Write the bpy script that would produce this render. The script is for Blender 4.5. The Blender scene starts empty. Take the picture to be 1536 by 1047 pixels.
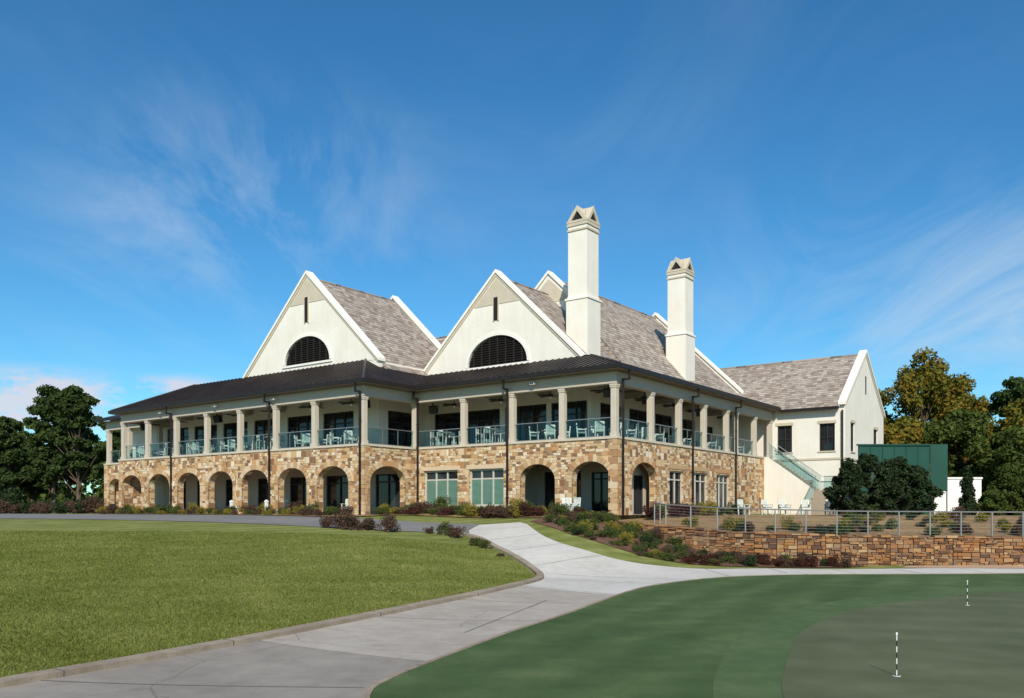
import bpy, bmesh, math, random
import numpy as np
from mathutils import Vector, Matrix
from mathutils.geometry import delaunay_2d_cdt
random.seed(7); rng=np.random.default_rng(11)
S=bpy.context.scene; COL=S.collection
# ------------------------------------------------------------ node helpers
def newmat(name):
    m=bpy.data.materials.new(name); m.use_nodes=True
    nt=m.node_tree; nt.nodes.clear()
    o=nt.nodes.new('ShaderNodeOutputMaterial')
    return m,nt,o
def N(nt,t,**kw):
    n=nt.nodes.new(t)
    for k,v in kw.items(): setattr(n,k,v)
    return n
def L(nt,a,b): nt.links.new(a,b)
def ramp(nt,stops,interp='LINEAR'):
    r=nt.nodes.new('ShaderNodeValToRGB'); r.color_ramp.interpolation=interp
    e=r.color_ramp.elements
    while len(e)>1: e.remove(e[-1])
    e[0].position=stops[0][0]; e[0].color=(*stops[0][1],1)
    for p,c in stops[1:]:
        x=e.new(p); x.color=(*c,1)
    return r
def mixc(nt,fac,a,b,blend='MIX'):
    m=nt.nodes.new('ShaderNodeMix'); m.data_type='RGBA'; m.blend_type=blend
    for idx,v in ((0,fac),(6,a),(7,b)):
        if isinstance(v,(int,float)): m.inputs[idx].default_value=v
        elif isinstance(v,tuple): m.inputs[idx].default_value=(*v,1) if len(v)==3 else v
        else: nt.links.new(v,m.inputs[idx])
    return m.outputs[2]
def math_(nt,op,a,b=0.0,c=None):
    m=nt.nodes.new('ShaderNodeMath'); m.operation=op
    for i,v in enumerate((a,b,c)):
        if v is None: continue
        if isinstance(v,(int,float)): m.inputs[i].default_value=v
        else: nt.links.new(v,m.inputs[i])
    return m.outputs[0]
def noise(nt,vec,scale,detail=4,rough=.55,dist=0):
    n=N(nt,'ShaderNodeTexNoise'); n.inputs['Scale'].default_value=scale
    n.inputs['Detail'].default_value=detail; n.inputs['Roughness'].default_value=rough
    n.inputs['Distortion'].default_value=dist
    if vec is not None: L(nt,vec,n.inputs['Vector'])
    return n.outputs['Fac']
def princ(nt,o,col,rough=.8,metal=0,bump=None,bstr=.3,bdist=.02,spec=.3):
    b=N(nt,'ShaderNodeBsdfPrincipled')
    if isinstance(col,tuple): b.inputs['Base Color'].default_value=(*col,1)
    else: L(nt,col,b.inputs['Base Color'])
    if isinstance(rough,(int,float)): b.inputs['Roughness'].default_value=rough
    else: L(nt,rough,b.inputs['Roughness'])
    b.inputs['Metallic'].default_value=metal
    b.inputs['Specular IOR Level'].default_value=spec
    if bump is not None:
        bp=N(nt,'ShaderNodeBump'); bp.inputs['Strength'].default_value=bstr; bp.inputs['Distance'].default_value=bdist
        L(nt,bump,bp.inputs['Height']); L(nt,bp.outputs[0],b.inputs['Normal'])
    L(nt,b.outputs[0],o.inputs['Surface']); return b
def simple(name,col,rough=.8,metal=0,var=.12,scale=3,spec=.3,bs=.15):
    m,nt,o=newmat(name); tc=N(nt,'ShaderNodeTexCoord')
    n1=noise(nt,tc.outputs['Object'],scale,5)
    n2=noise(nt,tc.outputs['Object'],scale*14,3)
    f=math_(nt,'ADD',math_(nt,'MULTIPLY',n1,.7),math_(nt,'MULTIPLY',n2,.3))
    r=ramp(nt,[(.3,tuple(c*(1-var) for c in col)),(.7,tuple(min(1,c*(1+var)) for c in col))])
    L(nt,f,r.inputs[0]); princ(nt,o,r.outputs[0],rough,metal,n2,bs,.01,spec); return m
# ------------------------------------------------------------ materials
def stone_mat(name,stops,w,h,mortar,mcol,tint=(.36,.24,.13),tf=.3):
    m,nt,o=newmat(name)
    uv=N(nt,'ShaderNodeTexCoord').outputs['UV']
    nz=N(nt,'ShaderNodeTexNoise'); nz.inputs['Scale'].default_value=2.6; L(nt,uv,nz.inputs['Vector'])
    sub=N(nt,'ShaderNodeVectorMath',operation='SUBTRACT'); L(nt,nz.outputs['Color'],sub.inputs[0]); sub.inputs[1].default_value=(.5,.5,.5)
    scl=N(nt,'ShaderNodeVectorMath',operation='SCALE'); L(nt,sub.outputs[0],scl.inputs[0]); scl.inputs['Scale'].default_value=.08
    add=N(nt,'ShaderNodeVectorMath',operation='ADD'); L(nt,uv,add.inputs[0]); L(nt,scl.outputs[0],add.inputs[1])
    vec=add.outputs[0]
    def brick(bw,rh,ms,off=.5,sq=1.0,sf=2):
        b=N(nt,'ShaderNodeTexBrick',offset=off,squash=sq,squash_frequency=sf,offset_frequency=2)
        L(nt,vec,b.inputs['Vector']); b.inputs['Color1'].default_value=(0,0,0,1); b.inputs['Color2'].default_value=(1,1,1,1)
        b.inputs['Mortar'].default_value=(.5,.5,.5,1); b.inputs['Scale'].default_value=1
        b.inputs['Mortar Size'].default_value=ms; b.inputs['Mortar Smooth'].default_value=.3
        b.inputs['Brick Width'].default_value=bw; b.inputs['Row Height'].default_value=rh
        return b
    A=brick(w,h,mortar,.45,.7,3); B=brick(w*.62,h*2/3,mortar,.37,1.3,2); C=brick(w*2.4,h*2,0,.4,.8,3)
    D=brick(w*1.25,h*2,mortar,.5,.8,2)
    sel=math_(nt,'GREATER_THAN',C.outputs['Color'],.62); sel2=math_(nt,'LESS_THAN',C.outputs['Color'],.22)
    col=mixc(nt,sel,A.outputs['Color'],B.outputs['Color']); col=mixc(nt,sel2,col,D.outputs['Color'])
    fa=math_(nt,'ADD',math_(nt,'MULTIPLY',A.outputs['Fac'],math_(nt,'SUBTRACT',1,sel)),math_(nt,'MULTIPLY',B.outputs['Fac'],sel))
    fac=math_(nt,'ADD',math_(nt,'MULTIPLY',fa,math_(nt,'SUBTRACT',1,sel2)),math_(nt,'MULTIPLY',D.outputs['Fac'],sel2))
    r=ramp(nt,stops,'CONSTANT'); L(nt,col,r.inputs[0])
    n1=noise(nt,uv,7,5,.65)
    c2=mixc(nt,math_(nt,'MULTIPLY',n1,tf),r.outputs[0],tint)
    c3=mixc(nt,fac,c2,mcol)
    hgt=math_(nt,'ADD',math_(nt,'MULTIPLY',math_(nt,'SUBTRACT',1,fac),.7),math_(nt,'ADD',math_(nt,'MULTIPLY',n1,.35),math_(nt,'MULTIPLY',col,.3)))
    princ(nt,o,c3,.9,0,hgt,.9,.06,.2); return m
STOPS=[(0,(.56,.38,.19)),(.12,(.21,.105,.05)),(.22,(.72,.58,.39)),(.34,(.42,.20,.075)),(.43,(.64,.44,.24)),(.56,(.78,.67,.50)),(.66,(.30,.18,.10)),(.74,(.54,.30,.12)),(.84,(.67,.50,.30)),(.94,(.17,.10,.06))]
M_stone=stone_mat('ashlar_stone',STOPS,.38,.20,.013,(.40,.32,.22))
def island_mat(name,stops,tint=(.36,.25,.15),tf=.45):
    m,nt,o=newmat(name); g=N(nt,'ShaderNodeNewGeometry'); r=ramp(nt,stops,'CONSTANT'); L(nt,g.outputs['Random Per Island'],r.inputs[0])
    tc=N(nt,'ShaderNodeTexCoord'); n=noise(nt,tc.outputs['Object'],6,5,.65)
    c=mixc(nt,math_(nt,'MULTIPLY',n,tf),r.outputs[0],tint); princ(nt,o,c,.9,0,n,.5,.03,.2); return m
M_quoin=island_mat('cut_stone',[(0,(.48,.32,.17)),(.25,(.60,.43,.25)),(.45,(.37,.20,.09)),(.62,(.66,.52,.35)),(.8,(.48,.27,.12))])
M_stack=island_mat('stacked_stone',[(0,(.30,.145,.06)),(.12,(.13,.065,.035)),(.24,(.38,.19,.075)),(.36,(.20,.11,.065)),(.48,(.40,.235,.11)),(.60,(.31,.13,.045)),(.70,(.09,.055,.04)),(.78,(.30,.19,.11)),(.88,(.20,.125,.08)),(.95,(.46,.31,.17))],(.14,.075,.04),.45)
M_joint=simple('dark_bedding',(.03,.02,.014),.95)
def stucco_mat():
    m,nt,o=newmat('stucco_cream'); tc=N(nt,'ShaderNodeTexCoord'); ob=tc.outputs['Object']
    n=noise(nt,ob,.7,5,.6); n2=noise(nt,ob,45,3)
    mp=N(nt,'ShaderNodeMapping'); mp.inputs['Scale'].default_value=(3.5,3.5,.35); L(nt,ob,mp.inputs[0]); st=noise(nt,mp.outputs[0],1,4)
    r=ramp(nt,[(.3,(.71,.66,.57)),(.65,(.80,.76,.67))]); L(nt,math_(nt,'ADD',math_(nt,'MULTIPLY',n,.6),math_(nt,'MULTIPLY',st,.4)),r.inputs[0])
    princ(nt,o,r.outputs[0],.9,0,n2,.15,.01,.2); return m
M_stucco=stucco_mat()
M_trim=simple('cast_trim',(.81,.77,.69),.75,0,.05,1.5)
M_tan=simple('tan_cast_stone',(.54,.47,.36),.85,0,.08,2)
M_col=simple('column_paint',(.52,.46,.37),.6,0,.05,2)
M_beam=simple('beam_paint',(.48,.42,.335),.6,0,.05,1)
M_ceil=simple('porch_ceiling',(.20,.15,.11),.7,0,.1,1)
M_dark=simple('dark_bronze',(.028,.022,.02),.45,.3,.2,3)
M_louver=simple('louver_dark',(.02,.016,.014),.6)
M_frame=simple('window_frame',(.035,.03,.027),.5)
M_whitefr=simple('window_frame_light',(.5,.47,.4),.5)
M_blind=simple('window_shutter_green',(.19,.33,.25),.6,0,.1,2)
M_black=simple('black_plastic',(.015,.015,.016),.4)
M_rail=simple('metal_rail',(.34,.33,.32),.35,.6,.05,4)
M_pave=simple('patio_paving',(.34,.28,.21),.9)
M_floor=simple('terrace_floor',(.28,.24,.19),.8)
M_inner=simple('arcade_wall_paint',(.50,.43,.34),.85,0,.08,1)
M_chair=simple('chair_paint',(.62,.64,.57),.5,0,.05,5)
M_cush=simple('cushion_blue',(.13,.19,.24),.8)
M_wood=simple('table_top',(.32,.29,.24),.5)
M_green=simple('green_screen',(.008,.062,.042),.6,0,.15,.8)
M_white=simple('white_paint',(.78,.76,.72),.6,0,.04,2)
M_bark=simple('bark',(.12,.085,.06),.95,0,.35,4,bs=.8)
def metal_roof():
    m,nt,o=newmat('metal_roof'); tc=N(nt,'ShaderNodeTexCoord'); n=noise(nt,tc.outputs['Object'],.8,4)
    r=ramp(nt,[(.3,(.025,.018,.015)),(.7,(.048,.034,.028))]); L(nt,n,r.inputs[0]); princ(nt,o,r.outputs[0],.42,.35,n,.05,.01,.5); return m
M_metal=metal_roof()
def shingle():
    m,nt,o=newmat('slate_shingle'); uv=N(nt,'ShaderNodeTexCoord').outputs['UV']
    b=N(nt,'ShaderNodeTexBrick',offset=.43,offset_frequency=2,squash=.8,squash_frequency=3); L(nt,uv,b.inputs['Vector'])
    b.inputs['Color1'].default_value=(0,0,0,1); b.inputs['Color2'].default_value=(1,1,1,1); b.inputs['Mortar'].default_value=(0,0,0,1)
    b.inputs['Scale'].default_value=1; b.inputs['Mortar Size'].default_value=.008; b.inputs['Brick Width'].default_value=.40; b.inputs['Row Height'].default_value=.28
    r=ramp(nt,[(0,(.30,.245,.20)),(.2,(.38,.325,.27)),(.4,(.225,.18,.15)),(.55,(.43,.37,.31)),(.7,(.33,.275,.23)),(.85,(.48,.425,.365))],'CONSTANT'); L(nt,b.outputs['Color'],r.inputs[0])
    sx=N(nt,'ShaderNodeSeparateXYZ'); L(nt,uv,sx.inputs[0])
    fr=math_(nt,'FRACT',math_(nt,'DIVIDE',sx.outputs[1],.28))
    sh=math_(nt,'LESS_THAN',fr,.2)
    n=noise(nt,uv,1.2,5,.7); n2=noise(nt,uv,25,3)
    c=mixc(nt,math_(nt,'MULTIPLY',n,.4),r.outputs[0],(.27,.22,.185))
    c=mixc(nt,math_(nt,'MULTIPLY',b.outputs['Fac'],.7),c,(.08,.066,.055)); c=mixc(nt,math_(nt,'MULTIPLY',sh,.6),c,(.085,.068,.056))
    hgt=math_(nt,'ADD',math_(nt,'SUBTRACT',1,fr),math_(nt,'ADD',math_(nt,'MULTIPLY',n2,.3),math_(nt,'MULTIPLY',b.outputs['Color'],.3)))
    princ(nt,o,c,.9,0,hgt,.5,.03,.2); return m
M_shingle=shingle()
def glass_dark():
    m,nt,o=newmat('window_glass'); tc=N(nt,'ShaderNodeTexCoord'); n=noise(nt,tc.outputs['Object'],.6,3)
    r=ramp(nt,[(.35,(.008,.01,.012)),(.75,(.035,.04,.042))]); L(nt,n,r.inputs[0]); princ(nt,o,r.outputs[0],.06,0,n,.04,.05,.5); return m
M_glass=glass_dark()
def rail_glass():
    m,nt,o=newmat('railing_glass'); t=N(nt,'ShaderNodeBsdfTransparent'); t.inputs[0].default_value=(.66,.80,.81,1)
    g=N(nt,'ShaderNodeBsdfGlossy'); g.inputs['Roughness'].default_value=.02; g.inputs[0].default_value=(.8,.9,.92,1)
    lw=N(nt,'ShaderNodeLayerWeight'); lw.inputs[0].default_value=.12
    mx=N(nt,'ShaderNodeMixShader'); L(nt,math_(nt,'ADD',math_(nt,'MULTIPLY',lw.outputs[0],.45),.025),mx.inputs[0]); L(nt,t.outputs[0],mx.inputs[1]); L(nt,g.outputs[0],mx.inputs[2]); L(nt,mx.outputs[0],o.inputs['Surface']); return m
M_rglass=rail_glass()
def leaf_mat(name,cols,trans=.25):
    m,nt,o=newmat(name); g=N(nt,'ShaderNodeNewGeometry'); tc=N(nt,'ShaderNodeTexCoord')
    n=noise(nt,tc.outputs['Object'],.55,3)
    f=math_(nt,'ADD',math_(nt,'MULTIPLY',g.outputs['Random Per Island'],.55),math_(nt,'MULTIPLY',math_(nt,'SUBTRACT',n,.25),.9))
    k=len(cols); r=ramp(nt,[(.08+.84*i/(k-1),c) for i,c in enumerate(cols)]); L(nt,f,r.inputs[0])
    d=N(nt,'ShaderNodeBsdfDiffuse'); L(nt,r.outputs[0],d.inputs[0]); t=N(nt,'ShaderNodeBsdfTranslucent'); L(nt,r.outputs[0],t.inputs[0])
    mx=N(nt,'ShaderNodeMixShader'); mx.inputs[0].default_value=trans; L(nt,d.outputs[0],mx.inputs[1]); L(nt,t.outputs[0],mx.inputs[2]); L(nt,mx.outputs[0],o.inputs['Surface']); return m
L_pine=leaf_mat('pine_needles',[(.025,.045,.015),(.05,.078,.025),(.085,.115,.036)])
L_fall=leaf_mat('autumn_leaves',[(.06,.08,.018),(.12,.13,.025),(.22,.16,.025),(.30,.14,.025)])
L_green=leaf_mat('green_leaves',[(.032,.055,.016),(.065,.092,.022),(.12,.135,.032)])
L_holly=leaf_mat('holly_leaves',[(.014,.026,.013),(.028,.045,.02),(.055,.075,.032)],.1)
L_shrub=leaf_mat('shrub_leaves',[(.04,.06,.02),(.08,.105,.03),(.14,.16,.05)])
L_yel=leaf_mat('yellow_shrub_leaves',[(.13,.12,.02),(.24,.20,.04),(.33,.27,.06)])
L_red=leaf_mat('burgundy_leaves',[(.035,.035,.02),(.08,.035,.028),(.17,.045,.04)])
L_purp=leaf_mat('dry_shrub_leaves',[(.055,.035,.026),(.11,.07,.05),(.16,.105,.075)])
# ------------------------------------------------------------ mesh builder
class MB:
    def __init__(s): s.v=[];s.f=[];s.m=[];s.uv=[]
    def poly(s,pts,mat=0,uv=None):
        i=len(s.v); pts=[Vector(p) for p in pts]; s.v+= [tuple(p) for p in pts]; s.f.append(tuple(range(i,i+len(pts)))); s.m.append(mat)
        if uv is None:
            n=Vector((0,0,0))
            for k in range(len(pts)):
                a=pts[k];b=pts[(k+1)%len(pts)]; n+=Vector(((a.y-b.y)*(a.z+b.z),(a.z-b.z)*(a.x+b.x),(a.x-b.x)*(a.y+b.y)))
            if n.length<1e-12: n=Vector((0,0,1))
            n.normalize()
            t=Vector((0,0,1)).cross(n)
            if t.length<.05: uv=[(p.x,p.y) for p in pts]
            else:
                t.normalize(); 
                if n.z<0: n=-n; t=-t
                w=n.cross(t); uv=[(p.dot(t),p.dot(w)) for p in pts]
        s.uv+=list(uv)
    def box(s,x0,x1,y0,y1,z0,z1,mat=0):
        s.hexa([(x0,y0,z0),(x1,y0,z0),(x1,y1,z0),(x0,y1,z0),(x0,y0,z1),(x1,y0,z1),(x1,y1,z1),(x0,y1,z1)],mat)
    def hexa(s,p,mat=0):
        i=len(s.v); s.v+=[tuple(q) for q in p]
        for f in ((0,3,2,1),(4,5,6,7),(0,1,5,4),(1,2,6,5),(2,3,7,6),(3,0,4,7)):
            s.f.append(tuple(i+k for k in f)); s.m.append(mat); s.uv+=[(p[k][0]+p[k][1],p[k][2]) for k in f]
    def tube(s,p0,p1,r0,r1,n=8,mat=0,cap=True):
        p0=Vector(p0);p1=Vector(p1); d=(p1-p0).normalized(); u=d.orthogonal().normalized(); w=d.cross(u)
        i=len(s.v)
        for p,r in ((p0,r0),(p1,r1)):
            for k in range(n):
                a=2*math.pi*k/n; s.v.append(tuple(p+u*math.cos(a)*r+w*math.sin(a)*r))
        for k in range(n):
            k2=(k+1)%n; s.f.append((i+k,i+k2,i+n+k2,i+n+k)); s.m.append(mat); s.uv+=[(k/n,0),((k+1)/n,0),((k+1)/n,1),(k/n,1)]
        if cap:
            s.f.append(tuple(i+k for k in range(n))[::-1]); s.m.append(mat); s.uv+=[(0,0)]*n
            s.f.append(tuple(i+n+k for k in range(n))); s.m.append(mat); s.uv+=[(0,0)]*n
    def mesh(s,name,mats):
        me=bpy.data.meshes.new(name); me.from_pydata(s.v,[],s.f)
        for m in mats: me.materials.append(m)
        me.polygons.foreach_set('material_index',s.m)
        ul=me.uv_layers.new(name='UVMap'); ul.data.foreach_set('uv',np.array(s.uv,dtype=np.float32).ravel()); me.update(); return me
    def obj(s,name,mats,parent=None,bevel=0):
        o=bpy.data.objects.new(name,s.mesh(name,mats)); COL.objects.link(o); o.parent=parent
        if bevel:
            b=o.modifiers.new('bevel','BEVEL'); b.width=bevel; b.segments=2; b.limit_method='ANGLE'
        return o
def link(name,me,loc,rot=0,scale=1,parent=None):
    o=bpy.data.objects.new(name,me); COL.objects.link(o); o.location=loc; o.rotation_euler=(0,0,rot)
    o.scale=(scale,)*3 if isinstance(scale,(int,float)) else scale; o.parent=parent; return o
# ------------------------------------------------------------ terrain
def spline(pts,n=8):
    P=[Vector(p) for p in pts]; out=[]
    for i in range(len(P)-1):
        p0=P[max(i-1,0)];p1=P[i];p2=P[i+1];p3=P[min(i+2,len(P)-1)]
        for k in range(n):
            t=k/n; out.append(.5*((2*p1)+(p2-p0)*t+(2*p0-5*p1+4*p2-p3)*t*t+(3*p1-p0-3*p2+p3)*t**3))
    out.append(P[-1]); return out
ctrl=[(-6.5,10.9,-2),(-1.7,10,-2),(-5.5,12.8,-2),(-4.1,15.5,-2),(-2.5,19,-2),(-.9,22.6,-2),(.3,25.7,-2),(1.05,30,-2),(5,10,-2),(5,15,-2),(10,20,-2),(20,20,-2),(20,30,-2),(7.5,29,-2),(4,25,-2),(12,27,-2),(10,33,-2),(20,33.8,-2),(40,30,-2),(40,34,-2),(0,5,-2),(-8,5,-2),(40,5,-2),(20,-20,-2),(-20,-20,-2),(0,0,-2),
(-10,14,-1.72),(-12,20,-1.42),(-7,22,-1.5),(-3,25,-1.72),(-4,31,-1.05),(-10,30,-.9),(-20,30,-.78),(-25,15,-1.4),(-15,37,-.5),(-1.2,33,-1.4),
(-2,39.5,-.66),(.7,40,-.52),(-8,38,-.53),(-15.4,42,-.29),(-28.8,48,-.19),(-60,58,-.15),(-10,47.5,-.12),(-25,58,-.02),(5.5,44.2,-.05),(-6,50,0),(-2,46,-.2),(0,43,-.3),(-.5,35,-1.26),(.66,31.5,-1.78),(2.7,34.2,-1.29),(4.6,32.6,-1.76),(7,33,-2),(2.4,38,-.74),(5.25,35,-1.61),(5.6,39.6,-.6),(8.5,37.2,-1.6),(10.8,36.1,-1.96),(14,35.2,-2),(20.8,34.5,-2),(40,34.6,-2),
(14,48,-.2),(25,50,-.2),(40,50,-.2),(0,60,0),(-30,70,0),(20,65,0),(0,80,0),(60,70,-.1),(80,40,-.5),(-80,80,-.1),(-80,30,-.5),(0,140,0),(-140,120,0),(140,120,0),(-200,0,-.5),(200,0,-.8),(0,-150,-2),(0,300,0),(-300,300,0),(300,300,0)]
C=np.array(ctrl,float); Pc=C[:,:2]
def phi(r): 
    r=np.maximum(r,1e-9); return r*r*np.log(r)
n_=len(C); A_=np.zeros((n_+3,n_+3)); D_=np.linalg.norm(Pc[:,None]-Pc[None],axis=2)
A_[:n_,:n_]=phi(D_)+np.eye(n_)*.5; A_[:n_,n_]=1;A_[:n_,n_+1:]=Pc; A_[n_,:n_]=1; A_[n_+1:,:n_]=Pc.T
Wt=np.linalg.solve(A_,np.concatenate([C[:,2],[0,0,0]]))
def hN(X,Y):
    X=np.clip(np.asarray(X,float),-290,290);Y=np.clip(np.asarray(Y,float),-140,290)
    q=np.stack([X.ravel(),Y.ravel()],1); out=np.empty(len(q))
    for i in range(0,len(q),20000):
        s=q[i:i+20000]; dx=s[:,0:1]-Pc[:,0]; dy=s[:,1:2]-Pc[:,1]; r2=np.maximum(dx*dx+dy*dy,1e-12)
        out[i:i+20000]=(r2*np.log(r2)*.5)@Wt[:n_]+Wt[n_]+s@Wt[n_+1:]
    out=np.clip(out,-2.05,.03); return out.reshape(X.shape)
def h(x,y): return float(hN(np.array([x]),np.array([y]))[0])
WALL=[tuple(p) for p in spline([(4.9,40.5),(6.2,39.3),(7.7,38.1),(9.3,37),(10.9,36.2),(14.1,35.3),(20.8,34.7),(30,34.6),(44,34.6)],6)]
def wtop(x): return float(np.interp(x,[4.9,9.3,14,20,44],[-.30,-.68,-.82,-.86,-.88]))
def inN(X,Y,poly):
    X=np.asarray(X);Y=np.asarray(Y);c=np.zeros(X.shape,bool);j=len(poly)-1
    for i in range(len(poly)):
        xi,yi=poly[i][0],poly[i][1];xj,yj=poly[j][0],poly[j][1]
        if yi!=yj: c^=((yi>Y)!=(yj>Y))&(X<(xj-xi)*(Y-yi)/(yj-yi)+xi)
        j=i
    return c
def inpoly(x,y,poly): return bool(inN(np.array([x]),np.array([y]),poly)[0])
WX=[p[0] for p in WALL];WY=[p[1] for p in WALL]
def hterr(x,y):
    wy=float(np.interp(x,WX,WY)); t=min(1,max(0,(y-wy)/9)); return (wtop(x)-.04)*(1-t)+(-.03)*t
TERR=[p for p in WALL]+[(44,62),(20,62),(4.5,44.6)]
def axis(lo,hi,d,ext):
    a=list(np.arange(lo,hi+1e-6,d)); s=d; x=hi; up=[]
    while x<ext: s*=1.25; x+=s; up.append(x)
    s=d; x=lo; dn=[]
    while x>-ext: s*=1.25; x-=s; dn.append(x)
    return np.array(dn[::-1]+a+up)
xs=axis(-40,42,.4,2500); ys=axis(4,66,.4,2500)
GX,GY=np.meshgrid(xs,ys); GZ=hN(GX,GY); ins=inN(GX,GY,TERR)
for j,i in zip(*np.nonzero(ins)): GZ[j,i]=min(GZ[j,i],hterr(xs[i],ys[j])-.12)
nx=len(xs);ny=len(ys)
V=np.stack([GX.ravel(),GY.ravel(),GZ.ravel()],1)
idx=np.arange(nx*ny).reshape(ny,nx); F=np.stack([idx[:-1,:-1],idx[:-1,1:],idx[1:,1:],idx[1:,:-1]],-1).reshape(-1,4)
def ground_mat(name,stops,s1=.25,s2=3,s3=60,rough=.95,bs=.5,bd=.03,stripe=None,w=(.35,.35,.30),cracks=False):
    m,nt,o=newmat(name); tc=N(nt,'ShaderNodeTexCoord').outputs['Object']
    a=noise(nt,tc,s1,4,.6);b=noise(nt,tc,s2,5,.65);c=noise(nt,tc,s3,4,.7)
    f=math_(nt,'ADD',math_(nt,'MULTIPLY',a,w[0]),math_(nt,'ADD',math_(nt,'MULTIPLY',b,w[1]),math_(nt,'MULTIPLY',c,w[2])))
    if stripe:
        mp=N(nt,'ShaderNodeMapping'); mp.inputs['Rotation'].default_value=(0,0,stripe[0]); L(nt,tc,mp.inputs[0])
        wv=N(nt,'ShaderNodeTexWave'); wv.inputs['Scale'].default_value=stripe[1]; wv.inputs['Distortion'].default_value=1.2; wv.inputs['Detail'].default_value=2; wv.inputs['Detail Scale'].default_value=.4; L(nt,mp.outputs[0],wv.inputs[0])
        f=math_(nt,'ADD',f,math_(nt,'MULTIPLY',math_(nt,'SUBTRACT',wv.outputs['Fac'],.5),stripe[2]))
    r=ramp(nt,stops); L(nt,f,r.inputs[0]); col=r.outputs[0]
    if cracks:
        # stains and tyre-dirt blotches, plus fine wandering cracks
        d=noise(nt,tc,.9,6,.7,.6); mr_=N(nt,'ShaderNodeMapRange'); mr_.inputs[1].default_value=.54; mr_.inputs[2].default_value=.72; L(nt,d,mr_.inputs[0])
        col=mixc(nt,math_(nt,'MULTIPLY',mr_.outputs[0],.30),col,(.17,.14,.11))
        nzc=N(nt,'ShaderNodeTexNoise'); nzc.inputs['Scale'].default_value=1.1; nzc.inputs['Detail'].default_value=5; L(nt,tc,nzc.inputs['Vector'])
        vv=mixc(nt,.25,tc,nzc.outputs['Color']); vo=N(nt,'ShaderNodeTexVoronoi',feature='DISTANCE_TO_EDGE'); vo.inputs['Scale'].default_value=.38; L(nt,vv,vo.inputs['Vector'])
        k=math_(nt,'LESS_THAN',vo.outputs['Distance'],.0035); col=mixc(nt,math_(nt,'MULTIPLY',k,.45),col,(.12,.10,.08))
    princ(nt,o,col,rough,0,c,bs,bd,.15); return m
M_lawn=ground_mat('lawn_grass_ground',[(.36,(.11,.13,.026)),(.5,(.175,.195,.048)),(.64,(.29,.285,.10))],.3,1.6,30,stripe=(.9,.22,.09),w=(.3,.3,.4))
M_fringe=ground_mat('green_surround_turf',[(.36,(.042,.075,.025)),(.5,(.068,.11,.038)),(.64,(.115,.155,.062))],.3,1.4,45,bs=.4,stripe=(.5,.2,.07),w=(.3,.35,.35))
M_ring=ground_mat('collar_turf',[(.36,(.055,.092,.034)),(.5,(.08,.125,.048)),(.64,(.12,.162,.07))],.3,2.0,50,bs=.3)
M_putt=ground_mat('putting_turf',[(.36,(.075,.09,.044)),(.5,(.10,.115,.06)),(.64,(.135,.145,.082))],.25,1.2,60,bs=.15,stripe=(1.9,.2,.07))
M_conc=ground_mat('concrete_light',[(.35,(.43,.40,.35)),(.5,(.55,.52,.465)),(.65,(.64,.60,.54))],.45,3,40,bs=.12,cracks=False)
M_conc2=ground_mat('concrete_mid',[(.35,(.30,.265,.22)),(.5,(.39,.345,.29)),(.65,(.47,.42,.355))],.5,2.5,45,bs=.15,cracks=True)
M_asph=ground_mat('pavement_grey',[(.35,(.21,.185,.155)),(.5,(.28,.248,.21)),(.65,(.35,.31,.265))],.5,2.2,60,bs=.2,cracks=True)
M_drive=ground_mat('asphalt_drive',[(.35,(.15,.145,.142)),(.5,(.20,.195,.188)),(.65,(.25,.24,.23))],.3,2,50,bs=.2)
M_mulch=ground_mat('mulch',[(.35,(.09,.045,.028)),(.5,(.17,.093,.06)),(.65,(.27,.16,.10))],.5,5,30,bs=.9,bd=.06)
M_straw=ground_mat('pine_straw',[(.35,(.17,.095,.045)),(.5,(.30,.19,.09)),(.65,(.43,.30,.15))],.5,5,30,bs=.8,bd=.05)
M_sand=ground_mat('decomposed_granite',[(.35,(.36,.24,.15)),(.5,(.46,.32,.21)),(.65,(.54,.39,.27))],.5,3,50,bs=.3)
M_kerb=ground_mat('kerb_concrete',[(.35,(.21,.165,.115)),(.5,(.31,.25,.185)),(.65,(.42,.35,.27))],.6,4,40,bs=.4)
me=bpy.data.meshes.new('ground'); me.from_pydata(V.tolist(),[],F.tolist()); me.materials.append(M_lawn)
me.polygons.foreach_set('use_smooth',[True]*len(me.polygons)); me.update()
g=bpy.data.objects.new('ground',me); COL.objects.link(g)
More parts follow.
